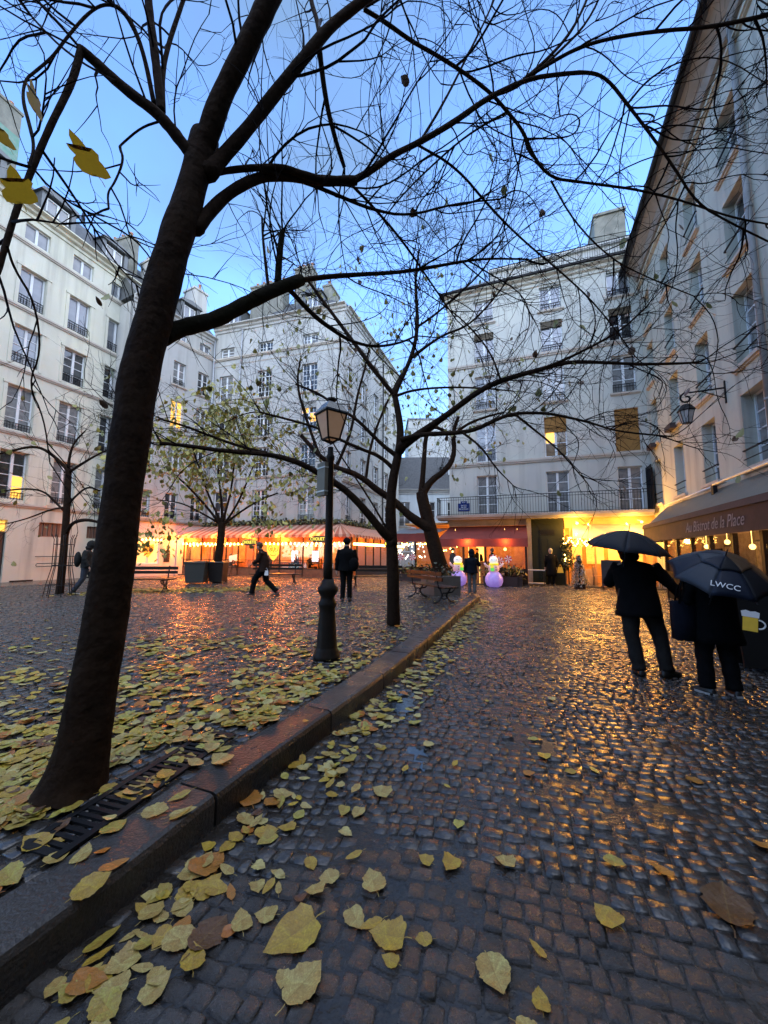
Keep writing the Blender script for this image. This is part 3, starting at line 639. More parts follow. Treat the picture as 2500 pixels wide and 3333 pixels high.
# ------------------------------------------------------------------ fallen leaves
def leaf_mats():
    cols = {'yellow': (.50,.36,.035), 'lime': (.43,.40,.07), 'pale': (.52,.45,.15), 'orange': (.48,.17,.02), 'brown': (.13,.06,.025)}
    return {k: mat('leaf_'+k, c, .32, spec=.6, noise=[(22,(c[0]*.62,c[1]*.55,c[2]*.6),.75),(70,(c[0]*.45,c[1]*.38,c[2]*.5),.35)], bump=.5, bscale=50, sub=0) for k, c in cols.items()}
LM = leaf_mats(); LK = list(LM)
def leaf_outline(kind):
    if kind == 0:   # heart-shaped
        R = [(0,0),(.10,-.07),(.24,-.06),(.36,.06),(.41,.22),(.38,.42),(.29,.62),(.17,.82),(.05,.97),(0,1.04)]
    elif kind == 1: # oval with teeth
        R = [(0,0),(.12,-.01),(.22,.08),(.31,.17),(.35,.28),(.39,.38),(.385,.48),(.39,.57),(.34,.69),(.27,.81),(.15,.92),(.05,1.01),(0,1.07)]
    elif kind == 2: # lobed
        R = [(0,0),(.12,-.04),(.27,-.08),(.37,.02),(.46,.12),(.43,.24),(.44,.38),(.37,.48),(.36,.62),(.26,.72),(.17,.84),(.06,.94),(0,1.04)]
    else:           # narrow
        R = [(0,0),(.08,.03),(.17,.16),(.22,.34),(.22,.52),(.16,.74),(.07,.92),(0,1.04)]
    return R
def leaf_tpl(kind, seed):
    r = random.Random(seed); R = leaf_outline(kind); n = len(R); V = []; cu, cv, fold = r.uniform(-.25,.4), r.uniform(-.2,.35), r.uniform(.05,.3)
    rows = []
    def H(x, y): return .012+abs(x)*fold*.5+cv*(y-.5)**2*.5+cu*x*x*.8+.03*math.sin(9*y+seed)*abs(x)*2
    for i, (x, y) in enumerate(R):
        j = 1+r.uniform(-.1,.1); x2 = x*(1+r.uniform(-.1,.1))
        row = [(-x*j, y+r.uniform(-.012,.012)), (-x*j*.5, y*.97+.015), (0, y*.96+.02 if 0 < i < n-1 else y), (x2*.5, y*.97+.015), (x2, y)]
        rows.append([(a, c_-.5, H(a, c_)) for a, c_ in row])
    V = [v for q in rows for v in q]; F_ = []
    for i in range(n-1):
        for k in range(4): F_.append((i*5+k, i*5+k+1, (i+1)*5+k+1, (i+1)*5+k))
    o = len(V); st = [(0,-.5,.015),(.03,-.62,.03),(.02,-.78,.03)]                  # stalk
    for (a, c_, z) in st: V += [(a-.012,c_,z),(a+.012,c_,z)]
    F_ += [(o,o+1,o+3,o+2),(o+2,o+3,o+5,o+4)]
    return np.array(V), np.array(F_)
LT = [leaf_tpl(k, s_) for k in range(4) for s_ in range(3)]
def hi_tpl(kind, seed):
    global leaf_outline
    keep = leaf_outline
    def fine(k):
        R = keep(k); Q = [R[0]]; rr = random.Random(seed*7+k)
        for a, b_ in zip(R[:-1], R[1:]): Q += [(a[0]*.75+b_[0]*.25+rr.uniform(-.008,.008), a[1]*.75+b_[1]*.25), (a[0]*.25+b_[0]*.75+rr.uniform(-.008,.008), a[1]*.25+b_[1]*.75)]
        return Q+[R[-1]]
    leaf_outline = fine; t = leaf_tpl(kind, seed); leaf_outline = keep; return t
HT = [hi_tpl(k, s_) for k in range(4) for s_ in range(3)]
def vein_mat(c):
    m = mat('leaf_'+c+'_veined', {'yellow': (.50,.36,.035), 'lime': (.43,.40,.07), 'pale': (.52,.45,.15), 'orange': (.48,.17,.02), 'brown': (.13,.06,.025)}[c], .34, spec=.5, noise=[(3.2,(.34,.17,.03) if c != 'brown' else (.07,.035,.015),.55),(9,(.25,.13,.03) if c != 'brown' else (.05,.02,.01),.45),(26,(.10,.05,.015),.4)], bump=.35, bscale=9)
    n = m.node_tree; b = n.nodes['Principled BSDF']; lk = n.links.new; src = b.inputs['Base Color'].links[0].from_socket
    t = n.nodes.new('ShaderNodeTexCoord'); sp = n.nodes.new('ShaderNodeSeparateXYZ'); lk(t.outputs['Object'], sp.inputs[0])
    def M(op, a, b_=None, c_=None):
        x = n.nodes.new('ShaderNodeMath'); x.operation = op
        for i, q in enumerate((a, b_, c_)):
            if q is None: continue
            if hasattr(q, 'is_linked'): lk(q, x.inputs[i])
            else: x.inputs[i].default_value = q
        return x.outputs[0]
    ax = M('ABSOLUTE', sp.outputs[0]); mid = M('LESS_THAN', ax, .012); fr = M('FRACT', M('MULTIPLY', M('SUBTRACT', sp.outputs[1], M('MULTIPLY', ax, .8)), 7.5)); side = M('LESS_THAN', fr, .09)
    f = M('MULTIPLY', M('MAXIMUM', mid, side), .45); x = n.nodes.new('ShaderNodeMix'); x.data_type = 'RGBA'; lk(f, x.inputs['Factor']); lk(src, x.inputs[6]); x.inputs[7].default_value = (.20,.12,.03,1); lk(x.outputs[2], b.inputs['Base Color']); return m
VM = {k: vein_mat(k) for k in LK}
LEAFME = {}
def leaf_mesh(t, col):
    if (t, col) not in LEAFME: LEAFME[(t, col)] = np_mesh('fallen_leaf', HT[t][0], HT[t][1], [VM[col]])
    return LEAFME[(t, col)]
def sett_z(x, y): return .126 if kerb_side([x],[y])[0] < 0 else .006+float(road_z(np.array([x]),np.array([y]))[0])
def put_leaf(px, py, size, col, kind, ang, label, var=0, tilt=(0,0), name='fallen_leaf'):
    g0 = gnd(px, py, 0); g = gnd(px, py, .125) if kerb_side([g0.x],[g0.y])[0] < -.05 else g0
    z = sett_z(g.x, g.y)
    o = obj(name, leaf_mesh(kind*3+var, col), None, (g.x, g.y, z+.004), (tilt[0], tilt[1], ang), (size,)*3)
    return tag(o, label, 'leaf', 'fallen leaves that stand out on the street')
HERO = [  # view x, y, size, colour, kind, angle, label
 (742,1746,.085,'lime',0,3.0,'small lime green heart-shaped leaf lying alone on dark cobbles'),
 (834,2022,.135,'yellow',2,1.3,'ragged golden leaf left of the stalked leaf near the bottom edge'),
 (1068,2108,.15,'pale',1,3.25,'pale yellow leaf with its stalk pointing away, bottom middle of the street'),
 (1309,1982,.115,'yellow',2,.3,'squarish bright yellow leaf alone on the right cobbles'),
 (1162,2056,.075,'yellow',3,.5,'narrow yellow leaf wedged between stones above the stalked pale leaf'),
 (626,2018,.20,'yellow',0,2.2,'largest broad yellow leaf on the cobbles near the bottom'),
 (655,2122,.15,'pale',1,-.7,'pale spotted leaf just below the largest yellow leaf'),
 (341,2112,.10,'pale',0,-.5,'blunt pale leaf close to the bottom left of the street'),
 (522,1974,.11,'pale',0,.4,'rounded pale leaf left of the largest yellow leaf'),
 (572,1966,.09,'pale',2,1.4,'crumpled leaf touching the rounded pale leaf'),
 (452,2002,.17,'brown',1,-.4,'brown half rotten leaf left of the rounded pale leaf'),
 (390,2010,.13,'pale',1,-1.0,'pale leaf overlapping the brown rotten leaf'),
 (246,1872,.12,'orange',3,-.7,'orange narrow leaf curled below the kerb'),
 (228,1932,.13,'lime',3,-.6,'yellow green narrow leaf under the orange narrow leaf'),
 (190,1990,.13,'yellow',1,-.7,'ochre leaf lowest of the row below the kerb'),
 (455,1846,.17,'orange',2,-.3,'big crumpled orange leaf lying against the kerb foot'),
 (452,1895,.13,'yellow',0,-.5,'golden leaf tucked under the big orange leaf'),
 (388,1815,.12,'yellow',3,-.6,'golden leaf leaning on the kerb above the big orange leaf'),
 (540,1705,.15,'orange',2,.5,'bright orange leaf heap beside the kerb'),
 (614,1702,.12,'pale',0,-1.2,'rounded lemon leaf right of the orange heap'),
 (716,1706,.085,'yellow',2,.2,'small gold leaf above the lime heart-shaped leaf'),
 (822,1705,.12,'pale',2,1.0,'torn pale leaf on the cobbles right of the small gold leaf'),
 (575,1783,.12,'yellow',1,-1.2,'flat mustard leaf lying between the kerb and the cobbles'),
 (678,1917,.085,'pale',2,1.5,'mottled pale leaf on the middle cobbles'),
 (712,1890,.09,'pale',1,1.7,'long pale leaf just above the mottled one'),
 (805,1900,.12,'pale',2,.3,'faded trampled leaf right of the long pale leaf'),
 (918,1858,.07,'yellow',2,.9,'small trampled leaf on the dark middle cobbles'),
 (972,1870,.10,'yellow',2,2.6,'flattened yellow leaf with a long stalk in the street middle'),
 (1090,1864,.09,'pale',2,1.1,'curled pale leaf right of the flattened stalked leaf'),
 (1140,1672,.08,'orange',2,.4,'small orange leaf far out on the cobbles'),
 (1232,1670,.075,'yellow',1,1.6,'flat yellow leaf lying on the street right of the small orange leaf'),
 (1250,1712,.06,'orange',1,.2,'tiny amber leaf in front of the flat yellow leaf'),
 (1428,1884,.09,'orange',0,.5,'amber leaf on the right cobbles above the squarish yellow leaf'),
 (1500,1690,.10,'orange',1,1.4,'orange leaf on the right side near the dark boots'),
 (1570,1960,.22,'brown',1,-.6,'long smeared yellow brown leaf on the far right stones'),
 (1645,1830,.10,'orange',0,.7,'orange leaf at the right border of the street'),
 (475,1640,.17,'pale',0,.9,'large pale leaf folded over the tree grate'),
 (395,1757,.13,'pale',3,-1.1,'pale green leaf lying across the kerb top'),
 (335,1755,.13,'pale',1,-1.5,'creased cream leaf on the kerb above the bare stone'),
 (180,1845,.10,'pale',0,.2,'round pale leaf on the kerb edge, right one of a pair'),
 (127,1853,.10,'pale',0,-.3,'round pale leaf on the kerb edge, left one of a pair'),
 (245,1790,.12,'lime',1,-.4,'pale green leaf standing on the grate end'),
 (155,1745,.13,'lime',0,.7,'vivid yellow green leaf in the litter below the trunk'),
 (105,1715,.17,'pale',0,.1,'large cream leaf right at the foot of the big trunk'),
 (45,1610,.14,'orange',2,1.2,'butter orange lobed leaf left of the big trunk'),
 (365,1600,.12,'yellow',3,.6,'folded golden leaf right of the big trunk'),
 (415,1555,.13,'yellow',2,1.2,'golden lobed leaf behind the folded golden leaf'),
]
for h in HERO: put_leaf(*h[:6], h[6], var=random.randrange(3), tilt=(random.uniform(-.15,.15), random.uniform(-.15,.15)))
# the mass of litter on the square and along the kerb; the nearest ones are objects
lr = np.random.default_rng(21); P = []
def scatter(n, fn):
    for _ in range(n):
        q = fn()
        if q is None: continue
        gx_, gy_ = q[0]-gc.x, q[1]-gc.y; ga = R_(74); lx, ly = gx_*math.cos(ga)+gy_*math.sin(ga), -gx_*math.sin(ga)+gy_*math.cos(ga)
        if abs(lx) < .75 and -.10 < ly < .42 and lr.random() < .86: continue      # the grate and its strip of bare earth stay mostly clear
        P.append(q)
def f_sq():       # thick litter on the square in front of and around the big tree and the lamp
    y = 1.0+14*lr.random()**1.25; x = lr.uniform(-y*1.05, y*.30); k = kerb_side([x],[y])[0]
    if k > -.33 and (k > -.05 or lr.random() > .06): return None
    d = 1.0 if y < 5.2 else max(.12, 1-(y-5.2)/7)
    if x < -y*.62 and y > 4.5: d *= .25
    if y > 6.5 and x < -.35*y: d *= .15
    from mathutils import noise as mn_
    cl = mn_.noise(Vector((x*1.5,y*1.5,.3)))+.5*mn_.noise(Vector((x*4,y*4,2.3)))
    if lr.random() > d*min(1,max(.12,.62+1.15*cl)): return None
    return (x, y, lr.uniform(.05,.125))
def f_strip():    # along the road side of the kerb
    i = lr.integers(12, len(rs)-60); p = rs[i]; e = abs(lr.normal(0,.26))+.04; d = (rs[i+2]-rs[i]).normalized()
    y = p.y-d.x*e; x = p.x+d.y*e
    if p.y > 13: return None
    return (x, y, lr.uniform(.06,.12))
def f_road():
    y = 1.3+9*lr.random(); x = lr.uniform(-.4*y, .6*y); k = kerb_side([x],[y])[0]
    if k < .3 or lr.random() > math.exp(-(k-.3)/1.0): return None
    return (x, y, lr.uniform(.05,.10))
def f_grass():    # bank of litter below the far bench and bins
    x = lr.uniform(-10.2,-4.2); y = 14.2+lr.normal(0,.55)+.25*(x+7); return (x, y, lr.uniform(.07,.14))
def f_trunk():    # drifted round the foot of the big tree
    a = lr.uniform(0,6.28); q = abs(lr.normal(0,.75))+.2; x, y = -1.75+q*math.cos(a)*1.3, 2.45+q*math.sin(a)
    return (x, y, lr.uniform(.07,.14)) if kerb_side([x],[y])[0] < -.33 and y > 1 else None
def f_edge():     # swept against the inner edge of the kerb
    i = lr.integers(40, 330); p = rs[i]; d = (rs[i+2]-rs[i]).normalized(); e = .36+abs(lr.normal(0,.35)); return (p.x-d.y*e, p.y+d.x*e, lr.uniform(.06,.12))
scatter(750, f_trunk); scatter(500, f_edge); scatter(11500, f_sq); scatter(1500, f_strip); scatter(260, f_road); scatter(1500, f_grass)
P = np.array(P); n = len(P); tt = lr.integers(0, 12, n); cc = lr.choice(5, n, p=[.32,.23,.30,.06,.09]); aa = lr.uniform(0, 6.28, n); tx = lr.normal(0,.085,n); ty = lr.normal(0,.085,n)
hz = np.where(kerb_side(P[:,0], P[:,1]) < 0, .127, .006+road_z(P[:,0],P[:,1]))+np.abs(lr.normal(0,.006,n))
vis = (np.abs(P[:,0])/P[:,1] < .97) & (P[:,1] > .95); key = np.where(vis, np.hypot(P[:,0],P[:,1])/P[:,2], 1e9); order = np.argsort(key)[:253]
LDESC = {'yellow':'golden yellow leaf', 'lime':'yellow green leaf', 'pale':'pale lemon leaf', 'orange':'orange leaf', 'brown':'brown decayed leaf'}
for i in order:
    col = LK[cc[i]]; k = kerb_side([P[i,0]],[P[i,1]])[0]; where = 'lying in the litter on the square' if k < -.3 else ('lying on or against the kerb' if k < .3 else 'scattered on the wet street')
    tag(obj('fallen_leaf', leaf_mesh(int(tt[i]), col), None, (P[i,0],P[i,1],hz[i]), (tx[i],ty[i],aa[i]), (P[i,2],)*3), LDESC[col]+' '+where, 'leaf', LDESC[col].replace('leaf','leaves')+' '+where)
sel = np.ones(n, bool); sel[order] = False
VV = []; FF_ = []; MI = []; base = 0
for t in range(12):
    k = np.where(sel & (tt == t))[0]; T, F_ = LT[t]
    if not len(k): continue
    Q = np.broadcast_to(T, (len(k),)+T.shape)*P[k,2][:,None,None]; Q = Q.copy(); Q[...,2] += Q[...,0]*tx[k][:,None]+Q[...,1]*ty[k][:,None]
    ca, sa = np.cos(aa[k])[:,None], np.sin(aa[k])[:,None]
    VV.append(np.stack([Q[...,0]*ca-Q[...,1]*sa+P[k,0][:,None], Q[...,0]*sa+Q[...,1]*ca+P[k,1][:,None], Q[...,2]+hz[k][:,None]],-1).reshape(-1,3))
    FF_.append((F_[None]+(np.arange(len(k))*len(T))[:,None,None]+base).reshape(-1,4)); base += len(k)*len(T); MI.append(np.repeat(cc[k], len(F_)))
tag(obj('leaf_litter', np_mesh('leaf_litter', np.concatenate(VV), np.concatenate(FF_), [LM[k] for k in LK], None, True, np.concatenate(MI))), kind='stuff')
# ------------------------------------------------------------------ trees
def path3(pts, d0, d1):          # traced view points -> points in space, distance from d0 to d1
    n = len(pts); return [at(x, y, d0+(d1-d0)*i/(n-1)) for i, (x, y) in enumerate(pts)]
def smooth_path(P, n=2):
    for _ in range(n):
        Q = [P[0]]
        for a, b_ in zip(P[:-1], P[1:]): Q += [a*.75+b_*.25, a*.25+b_*.75]
        P = Q+[P[-1]]
    return P
def limb(pts, d0, d1, w0, w1, rough=.05, seed=0):
    """tube from view points; w0, w1 = widths in view pixels at both ends"""
    P = smooth_path(path3(pts, d0, d1), 2); r = random.Random(seed*31+len(P)+int(pts[0][0])); n = len(P); rad = []; S2 = smooth_path([Vector((x, y, 0)) for x, y in pts], 2)
    def spread_(i):                 # a wide lens widens things off its axis; take that out again
        a, b_ = S2[max(i-1,0)], S2[min(i+1,n-1)]; t = (b_-a).normalized(); q = (-t.y*(S2[i].x-829.5)+t.x*(S2[i].y-1106))/831; return math.sqrt(1+q*q)
    for i in range(n):
        t = i/(n-1); d = d0+(d1-d0)*t; rad.append((w0+(w1-w0)*t)/831*d/2*1.03*(1+r.uniform(-rough,rough))/spread_(i))
    return P, rad
TW_ = [165,142,114,104,98,93,99,98,96,90,88,76,80,78]
class TwigSet:                    # collects thin tubes as arrays
    def __init__(s): s.V = []; s.F = []; s.n = 0; s.tips = []
    def tube(s, P, r0, r1, k=3):
        P = np.array(P); n = len(P); d = np.gradient(P, axis=0); d /= np.maximum(np.linalg.norm(d, axis=1), 1e-9)[:,None]
        u = np.cross(d, [.31,.17,.93]); u /= np.maximum(np.linalg.norm(u, axis=1), 1e-9)[:,None]; w = np.cross(d, u); rr = np.linspace(r0, r1, n)[:,None]
        ring = [P+(u*math.cos(2*math.pi*j/k)+w*math.sin(2*math.pi*j/k))*rr for j in range(k)]
        s.V.append(np.stack(ring,1).reshape(-1,3)); f = []
        for i in range(n-1):
            for j in range(k): f.append((s.n+i*k+j, s.n+i*k+(j+1) % k, s.n+(i+1)*k+(j+1) % k, s.n+(i+1)*k+j))
        s.F.append(np.array(f)); s.n += n*k
    def build(s, name, m, parent): return tag(obj(name, np_mesh(name, np.concatenate(s.V), np.concatenate(s.F), [m]), parent), kind='stuff')
def wander(p, d, length, n, r, bend, grav):
    P = [np.array(p)]; d = np.array(d, float); st = length/n; cv = r.normal(0, bend, 3)
    for _ in range(n):
        cv = cv*.72+r.normal(0, bend*.75, 3); d = d+cv+np.array([0,0,grav]); d /= np.linalg.norm(d); P.append(P[-1]+d*st)
    return P, d
def sprout(ts, P, rads, r, count, L1, rad1, level, up=.25, t0=.25, droop=.0, spread=.9):
    """side shoots along a path, each with finer shoots of its own; the last one carries the path on"""
    P = [np.array(p) for p in P]; n = len(P)
    for c_ in range(count):
        t = 1.0 if c_ == 0 else t0+(1-t0)*r.random()**.9; i = min(int(t*(n-1)), n-2); f = t*(n-1)-i; p = P[i]*(1-f)+P[i+1]*f; ax = P[i+1]-P[i]; ax /= max(np.linalg.norm(ax),1e-6)
        q = r.normal(0,1,3); q -= ax*(q@ax); q /= max(np.linalg.norm(q),1e-6); d = ax*(1.5 if c_ == 0 else .75)+q*spread*.8+np.array([0,0,up*.8]); d /= np.linalg.norm(d)
        L_ = L1*r.uniform(.5,1.3); m = max(5, int(L_/.10)) if level > 1 else 4
        Q, _ = wander(p, d, L_, min(m,14), r, .105, droop)
        ra = min(rad1*r.uniform(.7,1.2), rads*.85 if rads else 1); ts.tube(Q, ra, ra*.4, 4 if level > 2 else 3)
        if level > 1: sprout(ts, Q, ra, r, int(r.integers(3,6)) if level > 2 else int(r.integers(3,8)), L1*.5 if level > 2 else L1*.36, ra*.55, level-1, up*.6, .2, droop, spread)
        else: ts.tips.append(Q[-1]); ts.tips.append(Q[2])
def tree(name, label, trunk, limbs, seed, bark=BARK, group=None, twig=TWIG):
    """trunk and limbs: (points, d0, d1, w0, w1[, shoots, length])"""
    P, rad = limb(*trunk[:5], .04, seed); base = P[0]; t = thing(name, label, 'tree', (base.x, base.y, 0), 0, group); inv = Vector((base.x, base.y, 0))
    b = MB(); sd_n = 20 if trunk[3] < 60 else 40; PP = P if trunk[3] < 60 else smooth_path(P, 2)
    if trunk[3] >= 60: rad = [w/831*(2.38+.37*i/(len(TW_)-1))/2/1.24 for i, w in enumerate(TW_)]; rad = list(np.interp(np.linspace(0,1,len(PP)), np.linspace(0,1,len(rad)), rad))
    b.tube([p-inv for p in PP], rad, sd_n)
    if trunk[3] >= 60:                     # uneven, knobbly bark
        from mathutils import noise as mn
        for i in range(len(PP)):
            c = PP[i]-inv
            for k in range(sd_n):
                v = Vector(b.v[i*sd_n+k]); d = v-c; nn_ = mn.noise(v*3.1)*.05+mn.noise(Vector((v.x*9,v.y*9,v.z*4)))*.035+mn.noise(Vector((v.x*30,v.y*30,v.z*9)))*.022
                flare = .16*max(0, 1-v.z/.3)**2*(.2+1.2*mn.noise(Vector((math.atan2(d.y,d.x)*1.2, 0, 3))))
                b.v[i*sd_n+k] = tuple(c+d*(1+nn_*1.6+flare))
    me = b.mesh('trunk', bark, True); tr = obj('trunk', me, t)
    dm = tr.modifiers.new('sub', 'SUBSURF'); dm.levels = dm.render_levels = 1
    ts = TwigSet(); r = np.random.default_rng(seed)
    for i, l in enumerate(limbs):
        Q, rr = limb(*l[:5], .05, seed+i)
        j = min(range(len(P)), key=lambda a: (P[a]-Q[0]).length)      # grow out of the trunk: root inside it, with a thick collar
        if (P[j]-Q[0]).length < rad[min(int(j*len(rad)/len(P)), len(rad)-1)]*1.9:
            jj = max(0, j-1); Q = [P[jj].lerp(Q[0], .25), Q[0]]+Q[1:]; rr = [rr[0]*1.25, rr[0]*1.3]+[q*(1+.3*max(0, 1-a/(.16*len(rr)))) for a, q in enumerate(rr)][1:]
        bb = MB(); bb.tube([p-inv for p in Q], rr, 10 if l[3] > 12 else 6); bb.build('branch', BARK2 if (len(l) > 8 and l[8]) else bark, t, True)
        if len(l) > 5 and l[5]: sprout(ts, [p-inv for p in Q], min(rr[-1]*1.6, .03), r, int(l[5]*(.43 if l[5] > 18 else .54)+.5), l[6]*1.35, .011 if l[3] > 10 else .008, 3 if l[6] > .8 else 2, l[7] if len(l) > 7 else .25)
    if ts.V: ts.build('twigs', twig, t)
    return t, ts, inv
# ---- the big leaning tree in front
T1 = tree('plane_tree', 'big dark leaning tree with a thick trunk in the left foreground', 
 ([(150,1720),(168,1670),(192,1560),(212,1430),(240,1270),(262,1090),(285,930),(303,797),(330,700),(355,600),(385,500),(408,430),(430,350),(442,300)], 2.38, 2.75, 138, 74),
 [([(436,330),(452,285),(475,215),(515,135),(560,45),(610,-60),(650,-140)], 2.72, 2.5, 58, 62, 7, 1.0),
  ([(455,370),(480,340),(530,285),(600,195),(665,115),(715,55),(780,5),(860,-60)], 2.72, 3.0, 44, 30, 12, 1.0),
  ([(430,350),(400,318),(370,278),(335,240),(295,212),(250,175),(205,133),(175,107)], 2.7, 2.35, 30, 22, 9, .8),
  ([(176,104),(160,165),(138,215),(112,265),(75,350),(50,415),(30,470),(12,530),(-5,590)], 2.35, 2.1, 24, 17, 8, .7),
  ([(348,240),(341,170),(331,90),(322,20),(316,-60)], 2.6, 2.6, 22, 20, 8, .9),
  ([(352,240),(350,160),(364,95),(384,35),(410,-40)], 2.6, 2.8, 15, 12, 8, .9),
  ([(333,225),(312,120),(288,55),(258,14),(222,8),(186,32),(142,84),(115,122),(76,155),(54,172),(48,214),(64,270),(75,318),(62,360)], 2.6, 2.0, 12, 9, 14, .7),
  ([(345,262),(305,275),(262,312),(258,318),(268,345),(248,395),(232,415),(235,450)], 2.6, 2.4, 9, 5, 8, .5),
  ([(425,492),(455,455),(490,420),(535,393),(580,378),(640,382),(700,392),(770,390)], 2.72, 3.2, 36, 26, 14, .9),
  ([(445,380),(490,368),(550,362),(610,361),(655,378),(705,392)], 2.75, 3.1, 18, 22, 6, .9),
  ([(760,392),(800,370),(842,338),(905,308),(980,265),(1055,210),(1140,170),(1210,160),(1275,155),(1312,170),(1355,225),(1405,290),(1455,360),(1505,440),(1575,480),(1670,527)], 3.2, 4.2, 20, 5, 44, 1.1),
  ([(560,366),(650,390),(725,420),(800,452),(880,468),(980,440),(1080,430)], 2.9, 4.0, 13, 4, 24, 1.0),
  ([(690,110),(704,220),(724,300),(744,362)], 2.95, 3.4, 14, 9, 8, .8),
  ([(690,70),(684,40),(672,5),(664,-60)], 2.95, 3.2, 12, 10, 6, .9),
  ([(786,20),(830,46),(890,90),(945,120),(1000,155),(1060,200),(1095,240),(1130,282),(1152,340),(1190,385),(1245,392),(1305,400),(1380,410),(1480,435),(1580,470),(1670,486)], 3.1, 4.4, 14, 5, 42, 1.1),
  ([(1130,172),(1190,135),(1255,100),(1330,80),(1430,66),(1520,60),(1580,50),(1680,28)], 3.7, 3.2, 11, 14, 26, 1.0),
  ([(1140,165),(1185,125),(1230,75),(1262,15),(1290,-60)], 3.7, 4.0, 9, 6, 16, 1.0),
  ([(1055,212),(1120,190),(1200,120),(1270,50),(1310,-40)], 3.6, 4.2, 8, 5, 16, 1.0),
  ([(350,725),(400,706),(465,692),(520,662),(570,636),(625,614),(650,605)], 2.7, 3.3, 44, 30, 4, .5, .3, True),
  ([(640,607),(700,598),(790,592),(870,588),(960,572),(1040,558),(1140,560)], 3.3, 4.4, 15, 4, 30, .9),
  ([(622,622),(675,680),(723,716),(760,738),(808,750),(862,742),(900,725)], 3.3, 4.2, 12, 4, 26, .8, -.1),
  ([(600,610),(602,575),(606,530),(610,500)], 3.2, 3.2, 17, 13, 14, .7, .3, True),
  ([(580,625),(574,570),(568,520),(566,470)], 3.1, 3.3, 9, 5, 10, .6),
  ([(755,395),(800,440),(870,520),(930,610),(985,690)], 3.3, 4.6, 8, 3, 22, .9),
  ([(900,312),(985,360),(1060,450),(1130,520),(1215,590),(1290,660),(1372,770)], 3.5, 5.0, 8, 3, 30, 1.0),
  ([(1095,242),(1010,290),(930,360),(870,420),(830,470)], 3.8, 4.6, 7, 3, 22, .9),
  ([(1355,225),(1400,170),(1470,130),(1560,120),(1670,190)], 4.0, 3.4, 6, 4, 20, .9),
  ([(1190,390),(1240,480),(1320,560),(1400,600),(1500,640)], 4.2, 4.6, 6, 3, 24, .9),
  ([(790,15),(850,-20),(930,-60),(1000,-90)], 3.1, 3.4, 10, 7, 22, 1.3, -.5),
  ([(905,310),(960,220),(1010,120),(1060,20),(1090,-60)], 3.5, 4.2, 7, 4, 22, 1.0),
  ([(250,176),(150,120),(70,40),(10,-40)], 2.4, 2.6, 6, 4, 16, .9),
  ([(60,350),(120,420),(210,470),(300,520),(345,590)], 2.2, 2.9, 5, 3, 14, .7),
  ([(15,530),(30,580),(75,650),(90,760),(60,830),(95,900),(108,1000)], 2.1, 2.6, 7, 3, 10, .5, -.2),
 ], 11)
# a few big leaves still hanging close to the lens
hm = mat('hanging_leaf', (.20,.13,.012), .5, noise=[(9,(.12,.07,.009),.7)]); n_ = hm.node_tree; tl = n_.nodes.new('ShaderNodeBsdfTranslucent'); tl.inputs['Color'].default_value = (.30,.18,.012,1); ms_ = n_.nodes.new('ShaderNodeMixShader'); ms_.inputs['Fac'].default_value = .6
n_.links.new(n_.nodes['Principled BSDF'].outputs[0], ms_.inputs[1]); n_.links.new(tl.outputs[0], ms_.inputs[2]); n_.links.new(ms_.outputs[0], n_.nodes['Material Output'].inputs['Surface'])
keep_ = leaf_outline
def leaf_outline(k): return [(0,0),(.18,-.02),(.36,.08),(.42,.25),(.40,.42),(.29,.50),(.37,.66),(.33,.80),(.19,.68),(.14,.86),(.11,1.0),(0,1.18)]
hv = leaf_tpl(0, 5); hv[0][:,2] *= .3; leaf_outline = keep_; HANG = {k: np_mesh('leaf', hv[0], hv[1], [hm]) for k in range(4)}
for (px, py, d, s_, a, col, kind, lab) in ((188,340,1.55,.17,(1.5,.15,.1),'yellow',2,'x'),(75,215,1.6,.13,(1.3,.9,.4),'yellow',1,'x'),(38,405,1.5,.15,(1.4,-.5,.6),'yellow',0,'x'),(4,290,1.5,.10,(1.4,.4,.2),'yellow',0,'x')):
    p = at(px, py, d); o = obj('leaf', HANG[kind], T1[0]); o.location = p-T1[2]; o.rotation_euler = (a[0]+1.57, a[1], a[2]); o.scale = (s_,)*3
